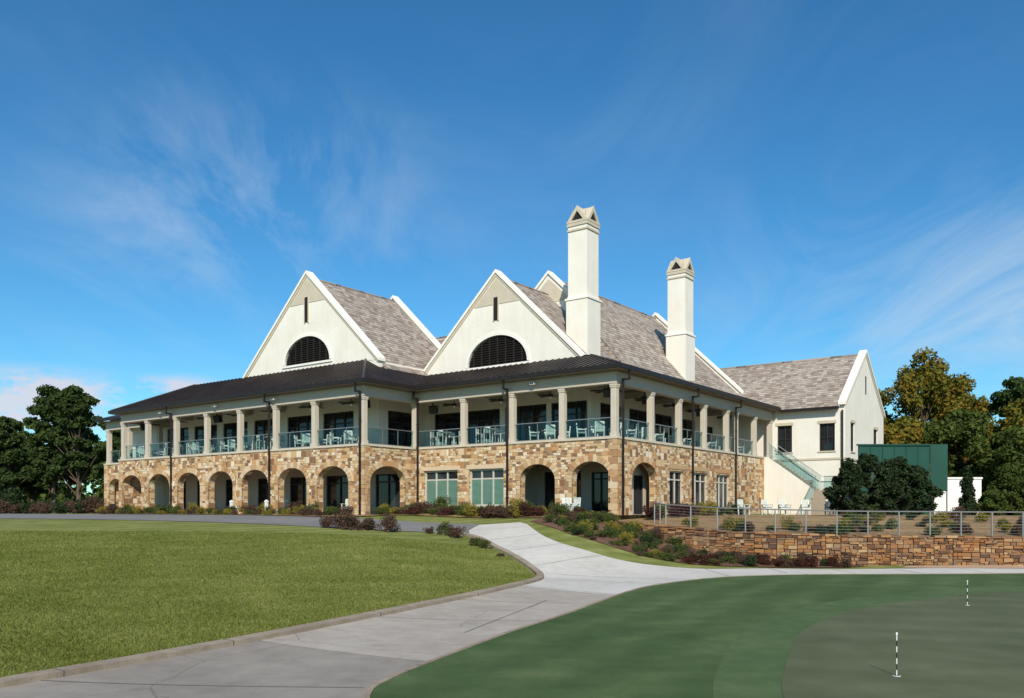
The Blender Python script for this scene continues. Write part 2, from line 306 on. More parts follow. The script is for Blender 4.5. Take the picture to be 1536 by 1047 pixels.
def drape(name,poly,mat,off,sp=.6,fn=None,parent=None):
    P=[]
    for i in range(len(poly)):
        a=Vector(poly[i][:2]);b=Vector(poly[(i+1)%len(poly)][:2]); n=max(1,int((b-a).length/sp))
        for k in range(n): P.append(a.lerp(b,k/n))
    nb=len(P); edges=[(i,(i+1)%nb) for i in range(nb)]
    x0=min(p.x for p in P);x1=max(p.x for p in P);y0=min(p.y for p in P);y1=max(p.y for p in P)
    pl=[(p.x,p.y) for p in P]
    gx,gy=np.meshgrid(np.arange(x0+sp/2,x1,sp),np.arange(y0+sp/2,y1,sp)); gx=gx.ravel()+rng.uniform(-.02,.02,gx.size);gy=gy.ravel()+rng.uniform(-.02,.02,gy.size)
    k=inN(gx,gy,pl); P+= [Vector((float(a),float(b))) for a,b in zip(gx[k],gy[k])]
    r=delaunay_2d_cdt(P,edges,[],1,1e-4)
    vv=r[0]; X=np.array([v.x for v in vv]);Y=np.array([v.y for v in vv])
    Z=hN(X,Y)+off if fn is None else np.array([fn(a,b) for a,b in zip(X,Y)])+off
    me=bpy.data.meshes.new(name); me.from_pydata([(a,b,c) for a,b,c in zip(X,Y,Z)],[],[tuple(f) for f in r[2]]); me.materials.append(mat)
    me.polygons.foreach_set('use_smooth',[True]*len(me.polygons)); me.update()
    o=bpy.data.objects.new(name,me); COL.objects.link(o); o.parent=parent; return o
KL=[tuple(p) for p in spline([(-9.5,5),(-7.6,8.5),(-6.54,10.9),(-5.48,12.8),(-4.1,15.5),(-2.5,19),(-.9,22.6),(.3,25.7),(.95,28),(1.1,29.8),(.75,31.4),(.1,33.2),(-.7,35.4),(-1.5,37.3),(-2.6,38.3),(-4.5,38.4)],5)]
DF=[tuple(p) for p in spline([(-4.5,38.4),(-8,38.4),(-15.4,42),(-28.8,48),(-60,60)],4)]
GE=[tuple(p) for p in spline([(1.5,6.5),(-.6,8.5),(-1.55,9.8),(-1.75,10.7),(-1.65,11.5),(-1.2,13),(-.1,16),(1.22,19),(2.9,23.1),(4.9,26.7),(7.56,29.1),(11.4,30.35),(18.4,30.7),(44,31)],5)]
def idxnear(c,p): return min(range(len(c)),key=lambda i:(c[i][0]-p[0])**2+(c[i][1]-p[1])**2)
ka=idxnear(KL,(-4.0,14.9)); ga=idxnear(GE,(-1.25,13)); kb=idxnear(KL,(.3,25.7)); gb=idxnear(GE,(2.9,23.1))
road=bpy.data.objects.new('road',None); COL.objects.link(road)
drape('road_near',KL[:ka+1]+[GE[ga]]+GE[:ga][::-1]+[(12,2),(-9.5,2)],M_asph,.02,.5,parent=road)
drape('road_mid',KL[ka:kb+1]+GE[ga:gb+1][::-1],M_conc2,.022,.5,parent=road)
kc=idxnear(KL,(-1.9,37.8))
PR=[tuple(p) for p in spline([(.75,41.0),(.95,39.5),(1.5,37),(2.7,34.5),(4.6,32.9),(7,33.1),(12,33.5),(20.5,33.75),(44,33.8)],5)]
drape('road_upper',KL[kb:kc+1]+[(-2.0,39.5),(-1.6,41.8),(.4,42.3)]+PR+GE[gb:][::-1],M_conc,.024,.5,parent=road)
drape('drive',KL[kc:-1]+DF+[(-60,84),(-32,63.5),(-20,54.6),(-10.5,47.6),(-8,46),(-4.6,43.6),(-1.6,42.2),(-1.65,41.8),(-2.05,39.5)],M_drive,.02,.8,parent=road)
jm=MB()
def joint(a,b,w=.012,off=.03):
    a=Vector(a);b=Vector(b);d=(b-a).normalized();p=Vector((-d.y,d.x))*w; n=max(2,int((b-a).length/.4))
    for i in range(n):
        q=[a.lerp(b,i/n)-p,a.lerp(b,(i+1)/n)-p,a.lerp(b,(i+1)/n)+p,a.lerp(b,i/n)+p]
        jm.poly([(v.x,v.y,h(v.x,v.y)+off) for v in q])
for k,gp in (((-2.9,18.2),(.75,17.9)),((-1.3,21.7),(2.15,21.1)),((.4,25.9),(2.98,23.2)),((1.05,29.0),(4.8,26.6)),((.7,31.5),(3.7,33.6)),((-.3,34.2),(2.3,35.6)),((-1.1,36.6),(1.35,38)),((-6.4,11.4),(-1.9,11.0)),((-2.0,39.6),(.9,40.1)),((1.2,30.4),(6.2,28.1)),((-.9,16.2),(.9,22.0))): joint(k,gp)
for x in (7.5,10,12.5,15,17.5,20): joint((x,31.0 if x>9 else 29.3),(x,33.3))
jm.obj('joints',[simple('joint_dark',(.21,.185,.155),.9)],road)
def kerb(name,curve,w,hh,side,mat):
    mb=MB(); n=len(curve); L_=[]
    for i in range(n):
        a=Vector(curve[max(i-1,0)]);b=Vector(curve[min(i+1,n-1)]);d=(b-a).normalized();p=Vector((-d.y,d.x))*side
        c=Vector(curve[i]); L_.append((c,c+p*w))
    for i in range(n-1):
        (a0,a1),(b0,b1)=L_[i],L_[i+1]
        def P(v,z): return (v.x,v.y,h(v.x,v.y)+z)
        mb.hexa([P(a0,-.1),P(b0,-.1),P(b1,-.1),P(a1,-.1),P(a0,hh),P(b0,hh),P(b1,hh),P(a1,hh)])
        if i%6==0:
            q=a0.lerp(b0,.04)+ (a0-a1).normalized()*.004; q1=a1.lerp(b1,.04); e=a0+(a0-a1).normalized()*.004
            mb.hexa([P(e,0),P(q,0),P(q1,0),P(a1,0),P(e,hh+.004),P(q,hh+.004),P(q1,hh+.004),P(a1,hh+.004)],1)
    return mb.obj(name,[mat,simple('kerb_joint',(.12,.1,.08))])
kerb('kerb',KL[:-3],.26,.10,1,M_kerb)
kerb('kerb',GE[:-5],.08,.045,1,M_kerb)
drape('green_surround',GE+[(44,2),(14,2),(6,4)],M_fringe,.03,.6)
PE=[tuple(p) for p in spline([(2.9,8),(3.3,10.4),(4.2,13),(5.4,15.9),(7.5,19),(10.8,21.8),(14.1,23.6),(22,25),(32,22),(34,12),(30,5),(12,4)],5)]
RE=[tuple(p) for p in spline([(2.0,7),(2.45,10.4),(3.35,13.4),(4.7,16.7),(7.0,20.2),(10.5,23.1),(14.1,25),(22,26.4),(33,23.5),(35.5,12),(31,4.6),(12,3)],5)]
drape('green_collar',RE,M_ring,.036,.8)
drape('putting_green',PE,M_putt,.042,.8)
BED=[(.9,42.5),(1.6,40.2),(2.5,37.9),(3.8,36.3),(5.3,35.1),(7.3,34.35),(10,34.2),(13.4,34.35),(14.5,34.9)]
wl=[p for p in WALL if p[0]<14.2]
drape('mulch_bed',BED+[(p[0],p[1]+.1) for p in wl[::-1]]+[(5.2,44),(2,46)],M_mulch,.03,.5)
drape('sand_path',[(15.5,33.9),(19,33.3),(26,32.9),(44,32.9),(44,34.7),(20,34.75),(16,34.6)],M_sand,.034,.6)
drape('terrace_ground',[(p[0],p[1]+.1) for p in WALL]+[(44,62),(20,62),(19,58),(4.8,43.6)],M_straw,0.0,.8,fn=hterr)
# ------------------------------------------------------------ building
TH=math.radians(36.5); ct,sn=math.cos(TH),math.sin(TH)
AX,AY=5.52,45.0
def toW(a,b,z=0): return (AX+ct*a+sn*b, AY-sn*a+ct*b, z)
club=bpy.data.objects.new('clubhouse_building',None); COL.objects.link(club); club.location=(AX,AY,0); club.rotation_euler=(0,0,-TH)
class W:
    def __init__(s,p0,d,n): s.p=Vector((*p0,0)); s.d=Vector((*d,0)); s.n=Vector((*n,0))
    def __call__(s,t,dep,z): q=s.p+s.d*t-s.n*dep; return (q.x,q.y,z)
    def box(s,mb,t0,t1,d0,d1,z0,z1,mat=0):
        mb.hexa([s(t0,d0,z0),s(t1,d0,z0),s(t1,d1,z0),s(t0,d1,z0),s(t0,d0,z1),s(t1,d0,z1),s(t1,d1,z1),s(t0,d1,z1)],mat)
def zarch(op,t):
    c,hw,z0,zs,r=op
    return zs if r==0 else zs+r*math.sqrt(max(0,1-((t-c)/hw)**2))
def wall(mb,w,t0,t1,z0,top,th,ops=(),mat=0,extra=(),back=True,rev=None):
    T=top if callable(top) else (lambda t:top)
    ts={round(t0,4),round(t1,4),*[round(e,4) for e in extra]}
    for op in ops:
        n=20 if op[4] else 1
        for k in range(n+1):
            a=math.pi*k/n if op[4] else 0
            t=op[0]-op[1]*math.cos(a) if op[4] else op[0]-op[1]+2*op[1]*k/n
            ts.add(round(t,4))
    ts=sorted(ts)
    for a,b in zip(ts[:-1],ts[1:]):
        if b-a<1e-4: continue
        m=(a+b)/2; op=next((o for o in ops if abs(m-o[0])<o[1]),None)
        for dep in ((0,th) if back else (0,)):
            if op is None: mb.poly([w(a,dep,z0),w(b,dep,z0),w(b,dep,T(b)),w(a,dep,T(a))],mat,[(a,z0),(b,z0),(b,T(b)),(a,T(a))])
            else:
                za,zb=zarch(op,a),zarch(op,b)
                mb.poly([w(a,dep,za),w(b,dep,zb),w(b,dep,T(b)),w(a,dep,T(a))],mat,[(a,za),(b,zb),(b,T(b)),(a,T(a))])
                if op[2]>z0: mb.poly([w(a,dep,z0),w(b,dep,z0),w(b,dep,op[2]),w(a,dep,op[2])],mat,[(a,z0),(b,z0),(b,op[2]),(a,op[2])])
        if op is not None:
            za,zb=zarch(op,a),zarch(op,b); rm=mat if rev is None else rev
            mb.poly([w(a,0,za),w(b,0,zb),w(b,th,zb),w(a,th,za)],rm,[(a,0),(b,0),(b,th),(a,th)])
            if op[2]>z0: mb.poly([w(a,0,op[2]),w(b,0,op[2]),w(b,th,op[2]),w(a,th,op[2])],rm,[(a,0),(b,0),(b,th),(a,th)])
        if back: mb.poly([w(a,0,T(a)),w(b,0,T(b)),w(b,th,T(b)),w(a,th,T(a))],mat)
    for o in ops:
        rm=mat if rev is None else rev
        for t in (o[0]-o[1],o[0]+o[1]):
            mb.poly([w(t,0,max(o[2],z0)),w(t,th,max(o[2],z0)),w(t,th,o[3]),w(t,0,o[3])],rm,[(0,o[2]),(th,o[2]),(th,o[3]),(0,o[3])])
def ring(mb,w,op,th,d0,d1,n,mat=0,gap=.04):
    c,hw,z0,zs,r=op
    for k in range(n):
        a0=math.pi*(k+gap)/n; a1=math.pi*(k+1-gap)/n
        P=lambda a,s:(c-(hw+s)*math.cos(a), zs+(r+s)*math.sin(a))
        i0,i1,o0,o1=P(a0,0),P(a1,0),P(a0,th),P(a1,th)
        q=[i0,i1,o1,o0]
        mb.hexa([w(x,d0,z) for x,z in q]+[w(x,d1,z) for x,z in q],mat)
def window(mb,w,t0,t1,z0,z1,dep,cols,tz=None,fr=.07,mats=(0,1),rows=0,gm=None):
    f,gl=mats; w.box(mb,t0,t1,dep+.05,dep+.07,z0,z1,gl if gm is None else gm)
    w.box(mb,t0,t0+fr,dep-.03,dep+.048,z0,z1,f); w.box(mb,t1-fr,t1,dep-.03,dep+.048,z0,z1,f)
    w.box(mb,t0+fr,t1-fr,dep-.028,dep+.047,z1-fr,z1,f); w.box(mb,t0+fr,t1-fr,dep-.028,dep+.047,z0,z0+fr*1.3,f)
    for k in range(1,cols):
        t=t0+(t1-t0)*k/cols; w.box(mb,t-fr*.5,t+fr*.5,dep-.02,dep+.046,z0+fr,z1-fr,f)
    if tz: w.box(mb,t0+fr,t1-fr,dep-.012,dep+.045,tz-fr*.5,tz+fr*.5,f)
st=MB(); ar=MB(); bt=MB(); win=MB(); cr=MB(); colm=MB(); bm=MB(); dk=MB(); gl=MB(); rl=MB(); iw=MB(); lw_=MB()
HS=4.08
S1=W((0,-4.45),(1,0),(0,-1)); S2=W((-14.4,0),(0,1),(1,0)); S3=W((0,0),(1,0),(0,-1)); S4=W((0,0),(0,1),(1,0)); S5=W((0,-2.0),(1,0),(0,-1)); S6=W((-41.4,0),(0,1),(-1,0)); S7=W((-48.2,0),(0,1),(-1,0))
o1=[(-17.07-3.76*i,1.4,0,2.0,.95) for i in range(7)]
o2=[(-2.4,1.52,0,2.0,.95)]
o3=[(-12.33,1.36,.5,2.72,0),(-8.77,1.29,.5,2.72,0),(-5.1,1.2,0,1.98,.9),(-1.6,1.2,0,2.0,.92)]
o4=[(3.15,1.5,0,2.0,.95),(7.2,.95,.35,2.62,0),(10.5,1.2,.35,2.62,0),(14.2,1.1,.35,2.62,0)]
o5=[(-43.2,1.3,0,2.0,.9),(-46.4,1.1,0,2.0,.9)]
wall(st,S1,-41.4,-14.4,-.7,HS,.5,o1); wall(st,S2,-4.45,0,-.7,HS,.5,o2); wall(st,S3,-14.4,0,-.7,HS,.5,o3); wall(st,S4,0,21.7,-.7,HS,.5,o4)
wall(st,S5,-48.2,-41.4,-.7,HS,.5,o5); wall(st,S6,-4.45,-2.0,-.7,HS,.5); wall(st,S7,-2.0,9,-.7,HS,.5)
st.obj('stone_walls',[M_stone],club)
for w_,oo in ((S1,o1),(S2,o2),(S3,o3[2:]),(S4,o4[:1]),(S5,o5)):
    for op in oo:
        ring(ar,w_,op,.34,-.035,.12,15)
        z=0.02
        while z<op[3]-.05:
            hh=min(random.choice((.22,.28,.34)),op[3]-z); 
            for sd in (-1,1):
                ln=random.choice((.2,.34)) ; t=op[0]+sd*op[1]; a,b=(t-ln,t) if sd<0 else (t,t+ln)
                w_.box(ar,a,b,-.022,.1,z+.008,z+hh-.008)
            z+=hh
for w_,oo in ((S3,o3[:2]),(S4,o4[1:])):
    for op in oo:
        w_.box(ar,op[0]-op[1]-.2,op[0]+op[1]+.2,-.03,.1,2.725,2.98)
        w_.box(ar,op[0]-op[1]-.08,op[0]+op[1]+.08,-.06,.1,op[2]-.12,op[2]-.002)
def quoin(wa,ta,sa,wb,tb,sb,z0=0,z1=HS):
    z=z0;k=0
    while z<z1-.1:
        hh=min(random.choice((.24,.3,.36)),z1-z); la,lb=(.5,.28) if k%2 else (.28,.5)
        a=sorted((ta-sa*.025,ta+sa*la)); b=sorted((tb+sb*.1,tb+sb*lb))
        wa.box(ar,a[0],a[1],-.025,.1,z+.008,z+hh-.008); wb.box(ar,b[0],b[1],-.022,.1,z+.008,z+hh-.008); z+=hh;k+=1
quoin(S3,0,-1,S4,0,1); quoin(S1,-14.4,-1,S2,-4.45,1); quoin(S1,-41.4,1,S6,-4.45,1); quoin(S5,-48.2,1,S7,-2,1)
z=0
while z<HS-.1:
    hh=min(random.choice((.24,.3,.36)),HS-z); S4.box(ar,21.7-random.choice((.3,.5)),21.72,-.022,.1,z+.008,z+hh-.008); z+=hh
ar.obj('arch_stones',[M_quoin],club,.008)
for w_,a,b in ((S1,-41.46,-14.34),(S2,-3.89,-.06),(S3,-14.34,.06),(S4,.5,21.76),(S5,-48.26,-41.46)):
    w_.box(bt,a,b,-.06,.5,HS,HS+.13)
bt.obj('terrace_coping',[M_tan],club,.01)
fl=MB()
FP=[(-41.3,-4.3),(-14.55,-4.3),(-14.55,.15),(-.15,.15),(-.15,24),(-4.2,24),(-4.2,4.2),(-17.4,4.2),(-17.4,-.3),(-48,-.3),(-48,-1.85),(-41.3,-1.85)]
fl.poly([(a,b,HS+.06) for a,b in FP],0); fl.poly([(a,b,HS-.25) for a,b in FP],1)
fl.poly([(a,b,.03) for a,b in [(-48.5,-2.3),(-41.7,-2.3),(-41.7,-4.8),(-14.1,-4.8),(-14.1,-.3),(.4,-.3),(.4,21.7),(.4,26),(-47,26)]],2)
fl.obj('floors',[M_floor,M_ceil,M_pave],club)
def column(a,b,z0=HS+.13,z1=7.0,w=.165):
    colm.box(a-w,a+w,b-w,b+w,z0+.2,z1-.2)
    colm.box(a-w-.035,a+w+.035,b-w-.035,b+w+.035,z0,z0+.2)
    colm.box(a-w-.03,a+w+.03,b-w-.03,b+w+.03,z1-.2,z1-.1); colm.box(a-w-.05,a+w+.05,b-w-.05,b+w+.05,z1-.1,z1-.002)
c1=[-14.66]+[-18.95-3.76*i for i in range(6)]+[-41.14]
for a in c1: column(a,-4.19)
for a in (-47.9,-44.7,-42.1): column(a,-1.74)
c3=[-.26,-3.55,-7.0,-10.65,-14.66]
for a in c3: column(a,.26)
column(-41.14,-1.2)
c4=[4.35,8.0,11.65,15.3,16.9,20.4,23.6]
for b in c4: column(-.26,b)
colm.obj('columns',[M_col],club,.012)
bm.box(-41.3,-14.48,-4.37,-4.01,7.0,7.675); bm.box(-14.84,-14.48,-4.01,.08,7.0,7.675); bm.box(-14.84,-.08,.08,.44,7.0,7.675); bm.box(-.44,-.08,.44,24,7.0,7.675)
bm.box(-48.1,-41.3,-1.92,-1.56,7.0,7.675); bm.box(-41.3,-40.94,-4.01,-.5,7.0,7.675)
for (x0,x1,y0,y1) in ((-41.34,-14.44,-4.41,-4.372),(-14.478,-14.44,-4.37,.04),(-14.44,-.04,.04,.078),(-.078,-.04,.08,24)):
    bm.box(x0,x1,y0,y1,7.02,7.12); bm.box(x0,x1,y0,y1,7.5,7.6)
bm.obj('beams',[M_beam],club,.008)
cb=MB()
for a in c1[1:-1]: cb.box(a-.1,a+.1,-4.0,-.47,7.3,7.67)
for a in c3[1:4]: cb.box(a-.1,a+.1,.45,3.98,7.3,7.67)
for b in c4[:6]: cb.box(-3.98,-.45,b-.1,b+.1,7.3,7.67)
cb.obj('ceiling_beams',[M_beam],club)
ce=MB()
CP=[(-41.85,-4.9),(-13.95,-4.9),(-13.95,-.45),(.45,-.45),(.45,24),(-4,24),(-4,4),(-17.2,4),(-17.2,-.44),(-41.85,-.44)]
ce.poly([(a,b,7.68) for a,b in CP]); ce.poly([(-48.65,-2.45,7.68),(-41.86,-2.45,7.68),(-41.86,1.5,7.68),(-48.65,1.5,7.68)])
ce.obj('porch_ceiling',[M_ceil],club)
dk.box(-41.99,-13.95,-5.02,-4.9,7.72,7.95); dk.box(-13.95,-13.82,-5.02,-.45,7.72,7.95); dk.box(-13.95,.45,-.58,-.45,7.72,7.95); dk.box(.45,.58,-.58,24.2,7.72,7.95)
dk.box(-48.8,-41.99,-2.58,-2.45,7.72,7.95); dk.box(-41.99,-41.85,-4.9,1.5,7.72,7.95)
fa=MB()
fa.box(-41.85,-13.97,-4.898,-4.85,7.69,7.9); fa.box(-14.0,-13.952,-4.85,-.45,7.69,7.9); fa.box(-13.94,.43,-.448,-.4,7.69,7.9); fa.box(.4,.448,-.4,24,7.69,7.9)
fa.obj('fascia',[M_beam],club)
def spout(w_,t):
    w_.box(dk,t-.05,t+.05,-.13,-.03,0,7.2); w_.box(dk,t-.05,t+.05,-.5,-.03,7.2,7.3); w_.box(dk,t-.05,t+.05,-.5,-.4,7.3,7.72)
    for z in (1,2.6,4.15,5.6,6.9): w_.box(dk,t-.09,t+.09,-.14,-.025,z,z+.05)
for t in (-14.62,-23.0,-34.2): spout(S1,t)
for t in (-14.15,-7.15): spout(S3,t)
for t in (.55,9.3,16.2): spout(S4,t)
dk.obj('gutters_downspouts',[M_dark],club)
def rail(p,q):
    p=Vector((*p,0));q=Vector((*q,0)); d=(q-p); ln=d.length; d.normalize(); n=Vector((d.y,-d.x,0))
    w_=W((p.x,p.y),(d.x,d.y),(n.x,n.y)); k=max(2,round(ln/1.25))
    for i in range(k):
        t0=ln*i/k+.02;t1=ln*(i+1)/k-.02; gl.poly([w_(t0,0,HS+.2),w_(t1,0,HS+.2),w_(t1,0,HS+1.12),w_(t0,0,HS+1.12)])
    for i in range(1,k): w_.box(rl,ln*i/k-.015,ln*i/k+.015,.0,.05,HS+.13,HS+1.14)
    w_.box(rl,0,ln,-.02,.035,HS+1.14,HS+1.18); w_.box(rl,0,ln,-.01,.025,HS+.14,HS+.2)
for cc,bb in ((sorted(c1),-4.19),(sorted(c3)[0:],.26)):
    for a0,a1 in zip(cc[:-1],cc[1:]): rail((a0+.2,bb),(a1-.2,bb))
rail((-14.66,-3.97),(-14.66,.05))
b4=[.26]+c4
for b0,b1 in zip(b4[:-2],b4[1:-1]): rail((-.26,b0+.2),(-.26,b1-.2))
rail((-47.7,-1.74),(-42.3,-1.74))
gl.obj('railing_glass',[M_rglass],club); rl.obj('railing_frame',[M_rail],club)
U1=W((0,-.45),(1,0),(0,-1)); U3=W((0,4.0),(1,0),(0,-1)); U4=W((-4.0,0),(0,1),(1,0)); U2=W((-17.2,0),(0,1),(1,0))
ou1=[(-17.07-3.76*i-.2,1.5,4.2,6.85,0) for i in range(1,7)]
u1top=lambda t: 7.6 if t<-41.0 else min(10.05,7.85+.483*(t+41.85))
wall(iw,U1,-48,-17.2,4.1,u1top,.3,ou1,0,(-41.02,-40.98,-37.3))
ou3=[(-15.2,1.2,4.2,6.8,0),(-12.2,1.4,4.2,6.8,0),(-8.8,1.6,4.2,6.85,0),(-5.55,1.3,4.2,6.85,0)]
wall(iw,U3,-17.2,-4.0,4.1,9.4,.3,ou3)
ou4=[(6.4,1.3,4.2,6.8,0),(10,1.3,4.2,6.8,0),(13.6,1.3,4.2,6.8,0),(17.4,1.2,4.2,6.8,0),(21.2,.7,4.2,6.6,0)]
wall(iw,U4,4.0,24,4.1,9.4,.3,ou4)
ou2=[(1.8,1.4,4.2,6.8,0)]
wall(iw,U2,-.45,4,4.1,9.9,.3,ou2)
for w_,oo,c in ((U1,ou1,3),(U3,ou3,3),(U4,ou4,2),(U2,ou2,2)):
    for op in oo: window(win,w_,op[0]-op[1],op[0]+op[1],op[2],op[3],.12,c,6.1,.08)
ol1=[(-16.4,1.1,.05,2.6,0),(-20.9,1.3,.05,2.6,0),(-24.7,1.3,.05,2.6,0),(-28.6,1.0,.05,2.6,0),(-32.2,1.3,.05,2.6,0),(-36.0,1.2,.05,2.6,0),(-39.7,1.0,.05,2.6,0)]
wall(lw_,U1,-48,-14.9,0,3.83,.3,ol1)
for op in ol1: window(win,U1,op[0]-op[1],op[0]+op[1],op[2],op[3],.1,2,2.1,.09)
Lb=W((0,3.2),(1,0),(0,-1)); ob=[(-5.5,1.3,.05,2.6,0),(-2.6,.9,.05,2.5,0)]
wall(lw_,Lb,-7.4,-1.1,0,3.83,.3,ob)
for op in ob: window(win,Lb,op[0]-op[1],op[0]+op[1],op[2],op[3],.1,3,2.1,.08)
wall(lw_,W((-7.3,0),(0,1),(1,0)),.5,3.2,0,3.83,.3)
S8=W((-1.1,0),(0,1),(1,0))
wall(lw_,S8,3.5,6,0,3.83,.2,[(4.5,.6,.05,2.3,0)]); window(win,S8,3.9,5.1,.05,2.3,.08,2)
lw_.box(-1.0,-.5,5.6,5.8,0,3.83)
lw_.obj('arcade_inner_walls',[M_inner],club)
for op in o3[:2]:
    t0,t1=op[0]-op[1],op[0]+op[1]
    window(win,S3,t0,t1,.5,2.72,.16,3,2.15,.09,(2,3))
    S3.box(win,t0+.1,t1-.1,.205,.209,2.2,2.62,1)
    for i in range(22):
        z=.62+i*.068; S3.box(win,t0+.1,t1-.1,.17,.208,z,z+.035,3)
for op in o4[1:]: window(win,S4,op[0]-op[1],op[0]+op[1],.35,2.62,.14,3 if op[1]>1 else 2,2.1,.08,(2,1))
wall(iw,W((0,26.3),(1,0),(0,1)),-17.4,-4,0,9.9,.3); wall(iw,W((-37.2,0),(0,1),(-1,0)),-.1,9,0,10.0,.3); wall(iw,W((0,9),(1,0),(0,1)),-37.2,-17.4,0,10,.3); wall(iw,W((0,9),(1,0),(0,1)),-48,-37.3,0,9.1,.3); wall(iw,W((-17.5,0),(0,1),(-1,0)),9,26,0,9.9,.3)
WF=W((0,24.0),(1,0),(0,-1)); WE=W((5.13,0),(0,1),(1,0)); WB=W((0,35.2),(1,0),(0,1))
wf=[(.75,.55,4.6,6.6,0),(3.85,.55,4.6,6.6,0),(2.2,.55,.6,2.3,0)]
wall(iw,WF,-4,5.13,-.3,7.9,.3,wf)
for op in wf: window(win,WF,op[0]-op[1],op[0]+op[1],op[2],op[3],.12,2,(op[2]+op[3])/2,.06)
we=[(25.9,.5,4.6,6.7,0),(32.6,.6,4.6,6.7,0),(26.5,.6,.6,2.4,0),(31.5,.6,.6,2.4,0)]
wtopf=lambda t:7.9+(12.25-7.9)*(1-abs(t-29.6)/5.6)+.12
wall(iw,WE,24.0,35.2,-.3,wtopf,.35,we,0,(29.6,))
for op in we: window(win,WE,op[0]-op[1],op[0]+op[1],op[2],op[3],.12,2,(op[2]+op[3])/2,.06)
wall(iw,WB,-17,5.13,-.3,7.9,.3)
wall(iw,W((0,0),(0,1),(1,0)),21.7,24.0,-.3,HS,.3)
WE.box(cr,29.45,29.75,-.012,.05,9.2,10.6,1)
for w_,oo in ((WF,wf),(WE,we)):
    for op in oo:
        w_.box(cr,op[0]-op[1]-.12,op[0]+op[1]+.12,-.04,.05,op[3]+.002,op[3]+.22,2); w_.box(cr,op[0]-op[1]-.1,op[0]+op[1]+.1,-.06,.05,op[2]-.1,op[2]-.002,2)
WF.box(cr,0.02,5.13,-.05,.02,3.95,4.1,2); WE.box(cr,24.0-.05,35.2,-.05,.02,3.95,4.1,2)
win.obj('windows_doors',[M_frame,M_glass,M_whitefr,M_blind],club)
def gable(w_,c,hw,zb,za,th,ops=(),slit=None,panel=True,z0=None,ext=.12):
    sl=(za-zb)/hw; z0=zb if z0 is None else z0
    top=lambda t: max(z0+.01,za-sl*abs(t-c))
    wall(iw,w_,c-hw,c+hw,z0,top,th,ops,0,(c,),rev=0)
    for s in (-1,1):
        e=c+s*(hw+ext); L0=(c,za+.02); L1=(e,za-sl*(hw+ext)+.02); tv=.22
        q=[L0,L1,(L1[0],L1[1]+tv),(L0[0],L0[1]+tv)]
        cr.hexa([w_(x,-.12,z) for x,z in q]+[w_(x,th+.1,z) for x,z in q],0)
    for s in (-1,1):
        q=[(c,za-.2),(c+s*hw,zb-.2),(c+s*hw,zb+.0),(c,za+.0)]
        if ops: cr.hexa([w_(x,-.05,z) for x,z in q]+[w_(x,.02,z) for x,z in q],2)
    if panel:
        hh=1.7; q=[(c-(hh)/sl,za-hh-.3),(c+(hh)/sl,za-hh-.3),(c,za-.32)]
        p=[w_(x,-.03,z) for x,z in q]; cr.poly(p,2)
        pb=[w_(x,.01,z) for x,z in q]
        for i in range(3): cr.poly([p[i],p[(i+1)%3],pb[(i+1)%3],pb[i]],2)
    if slit:
        w_.box(cr,c-.17,c+.17,-.07,.05,slit[0],slit[1],1)
        w_.box(cr,c-.22,c-.172,-.09,.05,slit[0]-.06,slit[1]+.06,2); w_.box(cr,c+.172,c+.22,-.09,.05,slit[0]-.06,slit[1]+.06,2)
    for op in ops:
        ring(cr,w_,op,.2,-.06,.06,24,0,0)
        w_.box(cr,op[0]-op[1]-.25,op[0]+op[1]+.25,-.08,.05,op[2]-.14,op[2]-.002,0)
        w_.box(cr,op[0]-op[1],op[0]+op[1],.25,.28,op[2],op[3]+op[4],1)
        z=op[2]+.03
        while z<op[3]+op[4]-.1:
            k=max(0,(z+.1-op[3])/op[4]); xh=op[1]*math.sqrt(max(0,1-k*k))
            cr.hexa([w_(op[0]-xh,.06,z),w_(op[0]+xh,.06,z),w_(op[0]+xh,.2,z+.09),w_(op[0]-xh,.2,z+.09),w_(op[0]-xh,.06,z+.03),w_(op[0]+xh,.06,z+.03),w_(op[0]+xh,.2,z+.12),w_(op[0]-xh,.2,z+.12)],1); z+=.15
        for k in range(-3,4):
            x=op[0]+k*op[1]*.27; zt=zarch(op,x)-.02; w_.box(cr,x-.035,x+.035,.03,.1,op[2],zt,1)
G1=W((0,-.47),(1,0),(0,-1)); gable(G1,-24.15,6.95,10.0,16.6,.4,[(-24.15,2.35,10.45,10.5,1.8)],slit=(13.3,15.0))
G2=W((0,3.97),(1,0),(0,-1)); gable(G2,-11.06,6.5,9.35,15.5,.4,[(-11.0,2.4,9.6,9.65,1.85)],slit=(12.5,13.95))
G1b=W((0,8.0),(1,0),(0,-1)); gable(G1b,-24.15,6.95,10.0,16.6,.4,panel=False)
G3=W((0,9.9),(1,0),(0,-1)); gable(G3,-11.0,1.9,14.95,16.75,.4,[],panel=True,z0=14.0,ext=0)
G3b=W((0,26.1),(1,0),(0,-1)); gable(G3b,-11.0,7.6,9.6,16.85,.4,panel=False)
for s in (-1,1):
    q=[(29.6,12.42),(29.6+s*5.85,12.42-.777*5.85),(29.6+s*5.85,12.42-.777*5.85+.22),(29.6,12.64)]
    cr.hexa([WE(x,-.1,z) for x,z in q]+[WE(x,.45,z) for x,z in q],0)
    q=[(29.6,12.12),(29.6+s*5.6,12.12-.777*5.6),(29.6+s*5.6,12.40-.777*5.6),(29.6,12.40)]
    cr.hexa([WE(x,-.04,z) for x,z in q]+[WE(x,.02,z) for x,z in q],2)
iw.obj('stucco_walls',[M_stucco],club)
cr.obj('trim_louvers',[M_trim,M_louver,M_tan],club)
sh=MB()
